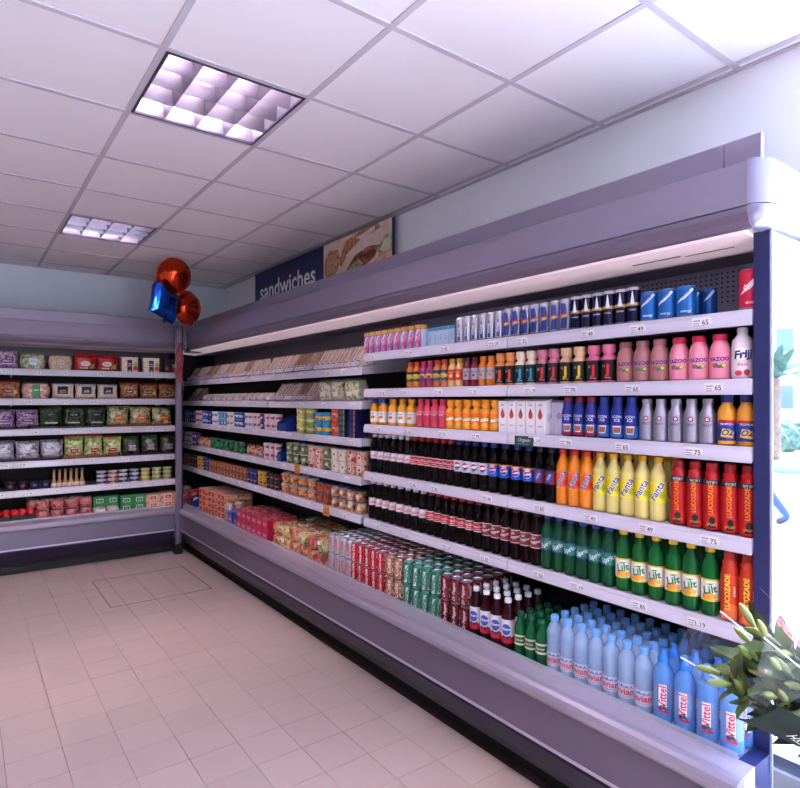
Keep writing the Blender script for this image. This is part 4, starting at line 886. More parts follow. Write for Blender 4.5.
wedge('w_red', BREAD, NO(('b84840', '8c3428', '6c7c38'), 60, .5), 'e4c8cc', 'blt'); wedge('w_blue', NO(('a8784c', 'c89c70', 'dcc0a0'), 60, .7, bump=.3), NO(('d8c8a8', '788c48', 'b86850'), 60, .5), 'c4cce4', 'tuna')
b = MB(); b.lathe([(0, 0), (.05, .002), (.056, .02), (.05, .045), (.03, .06), (0, .064)], FILM('f8f0ec', .6), 16)
kind('bap', 'bread_roll_pack', 'sandwich', b, [('bread', MB().lathe([(0, .003), (.045, .004), (.051, .02), (.045, .03), (.048, .034), (.042, .046), (.025, .057), (0, .06)], NO(('b87848', 'dcae80', 'e8cca8'), 40, .6), 16)), ('label', (lambda m: (decals(m, [('r', -.024, .008, .024, .026, 'dcd4e4'), W('roll', 0, .017, .012, '34408c', bold=.02)], cylmap(.0565), True), m)[1])(MB()))], (.056, .064))
mpack('flat_red', .2, .26, .05, NO(('b82c1c', 'e06c3c', 'f0c8a0', 'd84428'), 34, .3), [('r', -.08, .008, .08, .042, 'c83420'), W('pizza', 0, .024, .024, 'f8e0c0', bold=.03)], NO(('c0341c', 'e88458', 'f0e0d0', 'b82818'), 50, .3), name='pizza_pack')
mpack('flat_pink', .1, .12, .08, 'c82044', [('r', -.04, .02, .04, .06, 'e05878'), W('berry', 0, .04, .02, 'fce8ec', bold=.03)], NO(('8c1024', 'd83050', 'f0a0a8', 'b81c30'), 24, .2, bump=.5), name='berry_carton', cat='carton')
mpack('blue_box', .11, .2, .11, '1c48a8', [('r', -.03, .03, .03, .08, 'c8503c'), W('party', 0, .05, .018, 'f4e8e0', bold=.03)], '2c60c0', name='party_food_box', cat='box')
bag('clear_bag', .12, .08, .08, NO(('d8c8b8', 'c89880', 'e8e4e4', 'b86c50'), 30, .2, bump=.6), [], None, name='snack_bag')

# ------------------------------------------------------------------ stocking the shelves
SHN = ['top drinks shelf', 'second drinks shelf', 'third drinks shelf', 'fourth drinks shelf', 'lowest drinks shelf']
XF = XW - .508            # front edge of the drinks shelves
END = {}
def row(key, desc, n, u0, u1, s, group, rows=1, back=0.0, rz=(.22, .42), fit=False, gap=.003, desc2=None):
    r, h = SZ[key]
    X = XF + r + .004 + back
    y0, y1 = y_at(u0, X), y_at(u1, X)
    p = (y0 - y1) / n
    if back == 0: y0 = min(y0, END.get(s, 9)); p = (y0 - y1) / n
    p = max(p, 2 * r + .0012)
    if back == 0: END[s] = y0 - p * n - .0004
    for q in range(rows):
        for i in range(n):
            y = y0 - (i + .5) * p + R_(-.3, .3) * max(0, p - 2 * r - .002)
            x = X + q * (2 * r + .004) + R_(0, .002)
            at = '' if q == 0 else ('second row, ' if q == 1 else 'at the back, ')
            lab = ('%s %s, %s%s' % ('the', desc, at, SHN[s])) if n == 1 else '%s %s from the left, %s%s' % (nth(i), desc, at, SHN[s])
            put(key, (x, y, DZ[s] + .0006), R_(*rz) if rz else 0, lab, group)
row('jc_pink', 'pink and purple juice carton', 9, 366.5, 424.5, 0, 'juice cartons', rz=None)
row('jc_blue', 'pale blue juice carton', 6, 425.5, 455, 0, 'juice cartons', rz=None, back=.05)
row('c_silver', 'slim silver can with blue stripe', 6, 457.5, 496.5, 0, 'energy drink cans')
row('c_redbull', 'slim blue and silver can', 7, 497, 562, 0, 'energy drink cans')
row('c_navy', 'slim navy can with gold band', 6, 563, 626, 0, 'energy drink cans')
row('c_blue', 'stubby blue energy can', 3, 627, 681, 0, 'energy drink cans')
row('c_blue_slim', 'narrow blue can set back', 3, 675, 704, 0, 'energy drink cans', back=.10)
row('c_red', 'pink red can against the end post', 1, 739, 761, 0, 'energy drink cans')
for k, d, n, a, b_ in (('j_orange', 'small orange juice bottle with green label', 2, 408, 421), ('j_purple', 'small purple-labelled juice bottle', 2, 421, 434), ('j_teal', 'small juice bottle with teal label', 2, 434, 449), ('j_red', 'small pale juice bottle with red label', 2, 449, 464), ('j_dark', 'small dark red bottle with silver label', 2, 464, 479), ('j_amber', 'small amber bottle with silver label', 2, 479, 496)):
    row(k, d, n, a, b_, 1, 'small juice bottles')
for k, d, n, a, b_ in (('s_orange', 'waisted orange smoothie bottle', 2, 496, 514), ('s_cream', 'waisted cream smoothie bottle with teal label', 2, 514, 535), ('s_pink', 'waisted dusky pink smoothie bottle', 2, 535, 557), ('s_yellow', 'waisted beige smoothie bottle with yellow mark', 2, 557, 587), ('s_rose', 'waisted rose smoothie bottle', 2, 587, 617)):
    row(k, d, n, a, b_, 1, 'smoothie bottles')
row('yazoo_choc', 'brown milkshake bottle with dark cap', 3, 618, 669, 1, 'milkshake bottles')
row('yazoo_straw', 'pink milkshake bottle with red cap', 3, 670, 731, 1, 'milkshake bottles')
row('frijj', 'white milkshake bottle with splash label', 1, 731.5, 754, 1, 'milkshake bottles')
row('oj_blue', 'blue-capped orange juice bottle', 2, 371, 389, 2, 'juice bottles', rows=2)
row('oj', 'orange juice bottle with white label', 3, 390, 417, 2, 'juice bottles', rows=2)
row('p_pink', 'bright pink drink bottle', 4, 418, 447, 2, 'juice bottles', rows=2)
row('o_orange', 'waisted orange fruit drink bottle', 6, 447, 501, 2, 'juice bottles', rows=2)
row('milk_carton', 'white gable carton with red picture', 5, 502, 549, 2, 'white cartons', rz=None)
row('milk_grey', 'plain grey carton set back', 2, 549, 560, 2, 'white cartons', rz=None, back=.04)
row('cup_red', 'blue drink bottle with red cap', 3, 563, 594, 2, 'blue drink bottles')
row('cup_blue', 'all-blue drink bottle', 3, 595, 639, 2, 'blue drink bottles')
row('alu', 'plain silver aluminium bottle', 5, 640, 716, 2, 'aluminium bottles')
row('oas_wide', 'tropical drink bottle with blue label', 2, 718, 754.5, 2, 'tropical drink bottles')
G4 = 'half-litre soda bottles'
row('diet', 'white-capped cola bottle', 6, 372, 412, 3, G4, rows=2)
row('coke', 'red-capped cola bottle', 6, 412, 455, 3, G4, rows=2)
row('pepsi_silver', 'cola bottle with silver label', 4, 455, 489, 3, G4)
row('pepsi_blue', 'cola bottle with blue label', 4, 489, 535, 3, G4)
row('cherry', 'cola bottle with dark red label', 2, 535, 553, 3, G4)
row('fanta_orange', 'orange soda bottle with red cap', 3, 554, 591, 3, G4, rows=2)
row('fanta_lemon', 'pale lemon soda bottle with yellow cap', 5, 592, 664, 3, G4, rows=2)
row('fanta_lemon', 'lemon soda bottle half hidden by red bottles', 1, 668, 682, 3, G4, back=.065)
row('luco_red', 'red energy drink bottle', 5, 671, 754.5, 3, 'energy drink bottles')
row('diet', 'white-capped cola bottle', 8, 370, 428, 4, G4)
row('coke', 'red-capped cola bottle', 7, 428, 479, 4, G4)
row('drpepper', 'dark soda bottle with maroon label', 6, 479, 539, 4, G4)
row('sprite', 'green soda bottle with blue cap', 6, 539, 614, 4, G4, rows=2, rz=(.5, .65))
row('lilt', 'green soda bottle with white label', 6, 615, 720, 4, G4, rows=2)
row('luco_orange', 'orange energy drink bottle', 2, 721, 755, 4, 'energy drink bottles', rows=2)
# the well of the drinks case: cans two high, then bottles, several rows deep
XD = XW - .606
def well(key, desc, cols_, u0, u1, rows, tiers, group, dx=None, rz=(.25, .45), dz=0, stag=0):
    r, h = SZ[key]; X = XD + r
    y0, y1 = y_at(u0, X), y_at(u1, X); y0 = min(y0, END.get('w', 9)); p = max((y0 - y1) / cols_, 2 * r + .0012); END['w'] = y0 - p * cols_ - .0004
    for q in range(rows):
        for i in range(cols_):
            y = y0 - (i + .5) * p + (stag * p * .5 if q % 2 else 0); x = X + q * (dx or 2 * r + .0015)
            for t in range(tiers):
                lay = '' if tiers == 1 else ('lower ', 'upper ')[t]
                lab = '%s %s from the left, %s%s, drinks well' % (nth(i), desc, lay, 'front row' if q == 0 else nth(q) + ' row back')
                put(key, (x + R_(-.0003, .0003), y, DECK + .0005 + t * (h + .001)), R_(*rz), lab, group)
well('can_diet', 'silver cola can', 4, 331, 349, 5, 2, 'cans in the well')
well('can_coke', 'red cola can', 5, 349, 387, 5, 2, 'cans in the well')
well('can_bronze', 'bronze cola can', 2, 388, 404, 5, 2, 'cans in the well')
well('can_green', 'green lemonade can', 4, 405, 442, 5, 2, 'cans in the well')
well('can_drp', 'maroon soda can', 3, 443, 469, 5, 2, 'cans in the well')
well('ribena', 'white-capped cordial bottle', 4, 471, 514, 4, 1, 'bottles in the well')
well('perrier', 'small green bottle', 3, 516, 546, 4, 1, 'bottles in the well')
well('evian', 'clear water bottle with pale blue cap', 7, 547, 650, 5, 1, 'water bottles in the well', stag=0)
well('vittel', 'blue water bottle with sports cap', 4, 651, 745, 5, 1, 'water bottles in the well')

# sandwich case
SS = ['top sandwich shelf', 'second sandwich shelf', 'third sandwich shelf', 'fourth sandwich shelf', 'lowest sandwich shelf']
XS = XW - .512
CNT = {}
def wedges(s, y0, y1, tilt, seq, group):
    n = int((y0 - y1) / .075); counts = CNT.setdefault(s, {})
    for i in range(n):
        key, desc = seq[min(len(seq) - 1, int(i / n * len(seq)))]
        c = counts.get(desc, 0); counts[desc] = c + 1
        x = XS + .078
        z = SZH[s] + sin(tilt) * .078 + .0015
        x += R_(0, .012) + (.03 if random.random() < .05 else 0); z = SZH[s] + sin(tilt) * (x - XS) + .0015
        put(key, (x, y0 - (i + .5) * .075, z), R_(-.03, .03), '%s %s sandwich wedge from the left, %s' % (nth(c), desc, SS[s]), group, tilt=-tilt)
wp, wb, wr_, wl = ('w_plain', 'pale-labelled white bread'), ('w_brown', 'pale-labelled brown bread'), ('w_red', 'pink-labelled'), ('w_blue', 'pale blue-labelled')
wedges(0, 6.52, 3.03, T1, [wb, wp, wp, wb, wl, wp, wl, wp, wr_, wb, wr_, wp, wr_, wp, wp, wb, wl, wp, wp, wr_, wp], 'packed sandwiches')
wedges(1, 6.52, 6.08, T2, [wp, wb], 'packed sandwiches')
wedges(1, 4.36, 3.62, T2, [wr_, wp, wb, wr_], 'packed sandwiches')
n = 12
for i in range(n):
    put('bap', (XS + .075, 5.98 - i * .139, SZH[1] + sin(T2) * .075 + .002), R_(.2, .5), '%s wrapped bread roll from the left, second sandwich shelf' % nth(i), 'packed sandwiches', tilt=-T2)
for i in range(3):
    put('t_salad', (XS + .08, 3.52 - i * .17, SZH[1] + sin(T2) * .08 + .002), .2, '%s clear salad bowl from the left, second sandwich shelf' % nth(i), 'salad bowls', tilt=-T2)
def stacks(s, items, group, X=XS, z=None, case_right=True, shelfname=None, off=.006):
    """items: (key, description, columns, tiers, first u, last u[, set back])"""
    for it in items:
        key, desc, n, tiers, u0, u1 = it[:6]; back = it[6] if len(it) > 6 else 0
        r, h = SZ[key]
        xc = X + r + off + back if key not in BOXD else X + BOXD[key] + off + back
        y0, y1 = y_at(u0, xc), y_at(u1, xc); kk = (s, z)
        if not back: y0 = min(y0, END.get(kk, 9))
        p = max((y0 - y1) / n, 2 * r * 1.03 + .0012)
        if not back: END[kk] = y0 - p * n
        for i in range(n):
            for t in range(tiers):
                lay = '' if tiers == 1 else ('bottom ', 'second ', 'third ', 'fourth ', 'fifth ')[t] if tiers > 2 else ('lower ', 'upper ')[t]
                if tiers > 2 and t == tiers - 1: lay = 'top '
                lab = '%s%s, %s stack across, %s' % (lay, desc, nth(i, n), shelfname or SS[s]) if tiers > 1 else '%s %s from the left, %s' % (nth(i) if n > 1 else 'the', desc, shelfname or SS[s])
                if n == 1 and tiers == 1: lab = 'the %s, %s' % (desc, shelfname or SS[s])
                put(key, (xc + R_(0, .001), y0 - (i + .5) * p, (z if z is not None else SZH[s]) + .0008 + t * (h + .0015)), R_(.2, .5) if key not in BOXD else 0, lab, group)
BOXD = {'m_teal': .05, 'm_navy': .05, 'crate_blue': .12, 'crate_blue_small': .12, 'b_snack': .04, 'flat_red': .13, 'flat_pink': .06, 'blue_box': .1, 'clear_bag': .045}
stacks(2, [('y_teal', 'teal yoghurt pot', 2, 2, 187, 190), ('y_navy', 'navy yoghurt pot', 3, 2, 190, 197), ('y_pink', 'white and pink yoghurt pot', 3, 2, 197, 204), ('y_blue', 'bright blue yoghurt pot', 2, 2, 204, 209), ('y_navy', 'dark blue yoghurt pot', 2, 2, 209, 214), ('y_white', 'white and blue yoghurt pot', 2, 2, 214, 220), ('y_teal', 'pale teal yoghurt pot', 3, 2, 220, 229), ('y_cream', 'cream yoghurt pot', 2, 2, 229, 236), ('y_blue', 'blue pot between cream and navy pots', 2, 2, 236, 243), ('y_navy', 'navy pot after the blue ones', 1, 2, 243, 247), ('y_white', 'white yoghurt pot beside the navy', 2, 2, 247, 254), ('y_red', 'red and white yoghurt pot', 2, 2, 254, 262), ('y_purple', 'violet yoghurt pot', 1, 2, 262, 266), ('y_red', 'red pot beside the cardboard tray', 3, 2, 266, 281)], 'yoghurt pots')
stacks(2, [('crate_blue', 'empty dark blue cardboard tray', 1, 1, 283, 297)], 'blue cardboard trays')
stacks(2, [('y_yellow', 'yellow wide yoghurt pot', 1, 3, 298, 307), ('y_greeny', 'green wide yoghurt pot', 1, 3, 308, 316), ('y_cyan', 'blue and yellow yoghurt pot', 2, 2, 317, 332), ('y_orange', 'tall orange yoghurt pot', 1, 2, 333, 343), ('m_teal', 'flat teal dessert box', 1, 5, 344, 352), ('m_navy', 'flat navy dessert box', 1, 5, 354, 363)], 'yoghurt pots')
stacks(3, [('y_white', 'small white pot by the corner post', 4, 2, 186, 194), ('y_purple', 'purple yoghurt pot', 2, 2, 194, 199), ('b_snack', 'brown snack bag', 3, 1, 200, 211), ('g_green', 'dark green dessert pot', 7, 1, 211, 246), ('b_snack', 'orange brown snack bag', 2, 1, 248, 264), ('y_red', 'red pot beside the snack bags', 3, 2, 265, 281)], 'chilled desserts')
stacks(3, [('crate_blue_small', 'narrow blue cardboard tray', 1, 1, 281, 287)], 'blue cardboard trays')
stacks(3, [('v_green', 'green salad pot with white lid', 3, 2, 289, 311), ('v_red', 'red fruit pot with white lid', 2, 2, 311, 326), ('v_green', 'leafy pot among the fruit pots', 1, 2, 326, 334), ('v_cream', 'cream fruit pot with white lid', 2, 2, 334, 350), ('v_red', 'red fruit pot by the cola bottles', 2, 2, 350, 366)], 'fruit pots')
stacks(4, [('k_choc', 'brown dessert pot by the corner post', 3, 2, 186, 192), ('k_dark', 'dark dessert pot', 3, 2, 192, 199), ('k_yel', 'yellow dessert pot', 2, 2, 199, 205), ('k_purple', 'purple dessert pot', 2, 2, 205, 211), ('k_choc', 'brown chocolate dessert pot', 12, 2, 211, 249), ('k_purple', 'violet dessert pot', 3, 2, 249, 260), ('k_yel', 'yellow toffee pot', 2, 2, 260, 268), ('k_dark', 'dark chocolate pot', 3, 2, 268, 281)], 'chocolate desserts')
stacks(4, [('r_round', 'round red trifle pot', 4, 2, 283, 318), ('r_bluedk', 'dark pudding pot with blue lid', 2, 2, 318, 333), ('r_blue', 'brown pudding pot with blue lid', 4, 2, 333, 366)], 'pudding pots')
# well of the sandwich case
WN = 'sandwich-case well'
XB = XW - .606
def wl_(*items, **k): stacks(0, items, 'packs in the chilled well', X=XB, z=DECK, shelfname=WN, **k)
put('crate_blue', (XB + .125, 6.36, DECK + .001), 0, 'blue cardboard tray by the corner post, ' + WN, 'packs in the chilled well')
put('crate_blue', (XB + .125, 6.02, DECK + .001), 0, 'blue cardboard tray of clear bags, ' + WN, 'packs in the chilled well')
for k, (x, y, z) in enumerate(((.07, 6.36, .006), (.07, 6.02, .006), (.16, 6.36, .006), (.16, 6.02, .006), (.07, 6.36, .09), (.16, 6.02, .09))):
    put('clear_bag', (XB + x, y, DECK + z), 0, '%s clear snack bag inside the blue trays, %s' % (nth(k), WN), 'packs in the chilled well')
for k, y in enumerate((5.70, 5.48, 5.26)):
    for t in range(4): put('flat_red', (XB + .145 + .012 * k, y, DECK + .001 + t * .055), R_(-.02, .02), '%s flat red pizza pack, %s pile from the left, %s' % (('bottom', 'second', 'third', 'top')[t], nth(k), WN), 'packs in the chilled well')
for k in range(4): put('clear_bag', (XB + .05 + .09 * (k // 2), 5.075, DECK + .001 + (k % 2) * .084), 0, '%s clear snack bag beside the blue boxes, %s, %s' % (('lower', 'upper')[k % 2], ('in front', 'behind')[k // 2], WN), 'packs in the chilled well')
for k in range(2):
    for q in range(2): put('blue_box', (XB + .105 + .22 * q, 4.945 - .125 * k, DECK + .001), 0, '%s bright blue party food box, %s, %s' % (nth(k), ('in front', 'behind')[q], WN), 'packs in the chilled well')
for i in range(6):
    for q in range(2):
        for t in range(2): put('flat_pink', (XB + .065 + .125 * q, 4.745 - i * .104, DECK + .001 + t * .084), 0, '%s pink berry carton, %s from the left, %s, %s' % (('lower', 'upper')[t], nth(i), ('front row', 'second row')[q], WN), 'packs in the chilled well')
cnt = 0
for i in range(6):
    for q in range(3):
        for t in range(2 if q else 2):
            k = 't_fruit%d' % ((i + (q == 2)) % 3 if i < 3 else 2 if t == 0 else i % 2)
            put(k, (XB + .068 + q * .134, 4.04 - i * .1345, DECK + .001 + t * .087), R_(-.05, .05), '%s clear fruit salad tub, %s from the left, %s, %s' % (('lower', 'upper')[t], nth(i), ('front row', 'second row', 'back row')[q], WN), 'fruit salad tubs')
# far case of salads
BN = ['top salad shelf', 'second salad shelf', 'third salad shelf', 'fourth salad shelf', 'fifth salad shelf', 'far well']
YF = YW - .502
def cat_of(k): return K[k][1]
def far(s, items, group, base=None, off=.008, zb=0.0, X0=None):
    for it in items:
        key, desc, n, tiers, u0, u1, dep = it[:7]; back = it[7] if len(it) > 7 else 0
        r, h = SZ[key]; Y = (X0 or YF) + dep / 2 + off + back
        xa, xb = x_at(u0, Y), x_at(u1, Y); kk = ('far', s)
        if not back: xa = max(xa, END.get(kk, -9))
        p = max((xb - xa) / n, 2 * r + .001)
        if not back: END[kk] = xa + p * n
        for i in range(n):
            for t in range(tiers):
                lay = '' if tiers == 1 else (('bottom ', 'middle ', 'top ')[t] if tiers == 3 else ('lower ', 'upper ')[t])
                lab = '%s%s, %s from the left, %s' % (lay, desc, nth(i), BN[s]) if n > 1 else '%s%s, %s' % (lay, desc, BN[s])
                put(key, (xa + (i + .5) * p, Y, (base if base is not None else BZ[s]) + zb + .001 + t * (h + .0015)), pi / 2 + (R_(-.13, .13) if cat_of(key) == 'bag' else R_(-.04, .04)), lab, group, sc_=(1, 1, R_(.93, 1.04)) if cat_of(key) == 'bag' else None)
gs = 'packs of salad'
far(0, [('b_purple', 'blue purple bag at the frame edge', 1, 1, -6, 14, .1), ('t_bowl', 'large clear salad tub with pale label', 1, 1, 17, 42, .12), ('t_bowl2', 'clear tub with round peach label', 1, 1, 43, 66, .12), ('b_red', 'bright red salad bag', 2, 1, 67, 110, .09), ('m_box', 'pasta salad box with navy band', 2, 1, 113, 161, .09), ('m_box_red', 'dark salad box beside the post', 1, 1, 163, 177, .09)], gs)
far(1, [('b_brown', 'mixed bag at the frame edge', 1, 1, -3, 16, .09), ('t_oval', 'oval clear tub with green band', 1, 1, 18, 47, .12), ('b_navy', 'bag with navy panel', 3, 1, 49, 118, .1), ('b_brown', 'dark red brown bag', 3, 1, 119, 176, .09)], gs)
def trayput(key, s, u0, desc): put(key, (x_at(u0, YF + .12), YF + .115, BZ[s] + .001), pi / 2, '%s, %s' % (desc, BN[s]), 'display trays')
far(2, [('b_purple', 'purple beetroot bag', 2, 1, -9, 31, .09), ('b_dark', 'dark leaf bag with black label', 3, 1, 32, 101, .09), ('b_orange', 'stir fry bag with orange label', 3, 1, 104, 172, .1)], gs, zb=.012, off=.03)
trayput('tray_black', 2, 66, 'shallow black tray under dark leaf bags'); trayput('tray_red', 2, 138, 'shallow red tray under stir fry bags')
far(3, [('b_silver', 'silvery cress bag', 3, 1, -11, 61, .1), ('b_redtop', 'lettuce bag with red label', 3, 1, 62, 119, .09), ('b_spin', 'spinach bag with purple label', 3, 1, 120, 176, .09)], gs, zb=.012, off=.03)
trayput('tray_redlow', 3, 90, 'shallow red tray under lettuce bags'); trayput('tray_purple', 3, 147, 'shallow purple tray under spinach bags')
far(4, [('p_dark', 'dark dip pot with red mark', 2, 1, 4, 27, .09), ('p_darkblue', 'dark dip pot with blue mark', 2, 1, 29, 48, .085), ('dressing', 'tan dressing bottle with tapered neck', 6, 1, 48, 84, .045)], 'dips and dressings')
far(4, [('d_white', 'white and navy dip pot', 1, 3, 96, 106, .095), ('d_red', 'red and white dip pot', 1, 3, 107, 116, .095), ('d_black', 'black and white dip pot', 1, 3, 117, 128, .095), ('d_blue', 'blue and white dip pot', 1, 3, 129, 139, .095), ('d_yel', 'mustard yellow dip pot', 1, 3, 140, 150, .095), ('d_green', 'pale green dip pot', 2, 3, 151, 172, .095)], 'dips and dressings')
YB = YW - .604
far(5, [('tomato', 'black tray of red tomatoes', 2, 1, -15, 22, .14), ('t_berry', 'clear punnet of red berries', 4, 2, 22.5, 70, .11), ('t_pale', 'clear pot of pale food', 2, 1, 71, 92, .11), ('m_green', 'green egg carton', 2, 2, 92, 116.5, .1), ('m_meat', 'pink meat pack', 2, 2, 117, 147, .1), ('m_bluesq', 'dark red pack with blue square', 1, 2, 147.5, 157, .1), ('m_redp', 'orange red carton', 2, 2, 158, 176, .1)], 'packs in the far well', base=DECK, X0=YB, off=.012)
far(5, [('t_berry', 'clear punnet of red berries in the second row', 4, 2, 25, 70, .11, .115), ('m_green', 'green egg carton in the second row', 2, 2, 92, 116, .1, .105), ('m_redp', 'red carton in the second row', 1, 2, 160, 170, .1, .105)], 'packs in the far well', base=DECK, X0=YB, off=.012)

# cards hung on the price strips
def card(key, w_, h_, c, ds):
    b_ = MB().box(-.0016, 0, -w_ / 2, w_ / 2, -h_ / 2, h_ / 2, C(c, .5), .0006); l_ = MB(); decals(l_, ds, frontmap(.0018)); kind(key, 'shelf_card', 'card', b_, [('lettering', l_)], (w_ / 2, h_))
card('card_green', .105, .045, '1c4840', [W('Organic', 0, .005, .022, 'd0dcd4', shear=.35, bold=.01), ('r', -.035, -.012, .03, -.0105, 'a8bcb0')])
card('card_orange', .085, .065, 'd88830', [W('NEW', 0, .012, .02, '8c3c14', bold=.02), ('r', -.028, -.012, .028, -.008, '8c4818'), ('r', -.022, -.02, .022, -.017, '8c4818')])
XC = XF - .0165
put('card_green', (XC, y_at(524, XC), DZ[2] - .03), 0, 'dark green card lettered in white hanging from the third drinks shelf')
put('card_orange', (XC - .002, y_at(297.5, XC), SZH[3] - .024), 0, 'orange card on the fourth shelf strip, below the blue tray')
put('card_orange', (XC - .002, y_at(326.5, XC), SZH[4] - .028), 0, 'orange card on the lowest shelf strip, below blue-lidded pots')

# ------------------------------------------------------------------ balloons tied to the corner post
FOILR = C('c03c1c', .12, .9); FOILB = C('1450b0', .14, .9)
def foil(outline, thick, m, wr=14):
    """two puffed foil skins meeting at a crimped seam; outline(angle) -> radius"""
    mb = MB(); N = 48; Rg = 9
    for sg_ in (-1, 1):
        vs = [(0, 0, sg_ * thick)]; fs = []
        for j in range(1, Rg + 1):
            t = j / Rg
            for k in range(N):
                a = 2 * pi * k / N; r = outline(a) * t
                crease = 1 - .10 * t ** 4 * (.5 + .5 * sin(a * wr))
                vs.append((r * cos(a), r * sin(a), sg_ * thick * max(0, 1 - t ** 2.3) ** .55 * crease))
        for k in range(N): fs.append((0, 1 + k, 1 + (k + 1) % N))
        for j in range(Rg - 1):
            for k in range(N):
                a, b_ = 1 + j * N + k, 1 + j * N + (k + 1) % N; fs.append((a, b_, b_ + N, a + N))
        mb.add(vs, fs, m, True)
    vs = [(outline(2 * pi * k / N) * q * cos(2 * pi * k / N), outline(2 * pi * k / N) * q * sin(2 * pi * k / N), 0) for q in (1, 1.05) for k in range(N)]
    mb.add(vs, [(k, (k + 1) % N, N + (k + 1) % N, N + k) for k in range(N)], m)
    return mb
def star(a): 
    k = (a / (2 * pi) * 4) % 1; return .2 / (abs(cos(a)) + abs(sin(a))) ** 1.25
knot = Vector((1.715, 5.935, CH + .70))
def balloon(pos, mb, facing, spin, label, ribc, length):
    o = mb.obj('balloon', None, pos); tag(o, label, 'balloon', 'foil balloons at the corner post')
    d = Vector(facing).normalized(); q = d.to_track_quat('Z', 'Y'); o.rotation_mode = 'QUATERNION'; from mathutils import Quaternion
    o.rotation_quaternion = q @ Quaternion((0, 0, 1), spin)
    bpy.context.view_layer.update(); inv = o.matrix_world.inverted()
    p0 = Vector(pos) + Vector((0, 0, -.15)); pts = [inv @ (p0 * (1 - t) + knot * t + Vector((0, 0, -.02 * sin(pi * t)))) for t in [i / 8 for i in range(9)]]
    MB().tube([inv @ Vector(pos)] * 0 + pts, .0022, C(ribc, .3), 5).obj('ribbon', o)
    MB().lathe([(.02, 0), (.008, .02), (.005, .03), (.012, .045), (0, .046)], mb.mats[0], 8).obj('neck', o, inv @ (p0 + Vector((0, 0, -.01))))
toc = lambda p: (Vector((0, 0, CAM_H)) - p)
p1_ = point(173.5, 276.5, 5.42); balloon(p1_, foil(lambda a: .155 * (1 - .05 * cos(2 * a)), .095, FOILR), toc(p1_) + Vector((1.2, 0, -.6)), 0, 'round orange red foil balloon floating highest', 'a01c24', .5)
p3_ = point(187.5, 308, 5.62); balloon(p3_, foil(lambda a: .155, .10, FOILR, 11), toc(p3_) + Vector((5.5, 0, .4)), .4, 'round orange red foil balloon lower, against the header', 'a01c24', .5)
p2_ = point(164, 303, 5.30); balloon(p2_, foil(star, .10, FOILB), toc(p2_) + Vector((4.5, 1, 1.2)), .5, 'blue four-pointed foil balloon beside the red ones', '20489c', .5)
rb_ = MB(); 
for k in range(5):
    x0, y0 = 1.685 + .012 * k, 5.935 - .004 * k
    rb_.add([v for i in range(13) for v in ((x0 + .012 * sin(i * .9 + k), y0 - .012 - .006 * (i % 2), CH + .56 - .026 * i * (1 + .12 * k)), (x0 + .010 + .012 * sin(i * .9 + k), y0 - .014, CH + .56 - .026 * i * (1 + .12 * k)))], [(2 * i, 2 * i + 1, 2 * i + 3, 2 * i + 2) for i in range(12)], C('a81c2c', .3))
tag(rb_.obj('ribbon_bunch'), 'red curled ribbons hanging down the corner post', 'ribbon')

# ------------------------------------------------------------------ wrapped lilies in a bucket at the window end
ax0 = Vector((1.38, .36, .86)); ax1 = point(738, 652, 1.1); axd = (ax1 - ax0).normalized()
st = empty('flower_bucket', (1.40, .34, 0), 0, 'dark plastic flower bucket on a low stand below the lilies', 'bucket')
MB().lathe([(0, .42), (.09, .42), (.12, .78), (.125, .785), (.118, .785), (.088, .43), (0, .43)], C('2c3040', .4), 24).obj('bucket', st)
MB().box(-.14, .14, -.14, .14, .38, .42, C('605868', .4), .006).obj('platform', st)
for sx in (-1, 1):
    for sy in (-1, 1): MB().box(sx * .12 - .012, sx * .12 + .012, sy * .12 - .012, sy * .12 + .012, 0, .38, C('605868', .4, .5)).obj('leg', st)
bq = empty('wrapped_bouquet', ax0, 0, 'bunch of green lily buds in clear printed wrapping, in front of the water', 'bouquet')
q = axd.to_track_quat('Z', 'Y'); bq.rotation_mode = 'QUATERNION'; bq.rotation_quaternion = q
LG = NO(('1c3410', '44642c', '748838'), 18, .4, coat=.2); DG = NO(('061412', '0c2824', '1c4438'), 16, .5, coat=.1); BUD = NO(('4c6428', '7c9044', 'b0ac68'), 14, .4, stretch=(1, 1, .3), coat=.2)
Lq = (ax1 - ax0).length
random.seed(5)
def leaf(mb, p, d, L, wd, m, droop=.25):
    d = d.normalized(); s_ = d.cross(Vector((R_(-.3, .3), R_(-.3, .3), 1))).normalized(); up = s_.cross(d); vs = []; n_ = 7
    for i in range(n_ + 1):
        t = i / n_; c_ = p + d * (L * t) - up * (droop * L * t * t); ww = wd * sin(pi * min(1, .08 + t * .92)) ** .8 if i < n_ else 0
        vs += [c_ - s_ * ww + up * ww * .35, c_, c_ + s_ * ww + up * ww * .35]
    mb.add(vs, [(3 * i + j, 3 * i + j + 1, 3 * i + j + 4, 3 * i + j + 3) for i in range(n_) for j in (0, 1)], m, True)
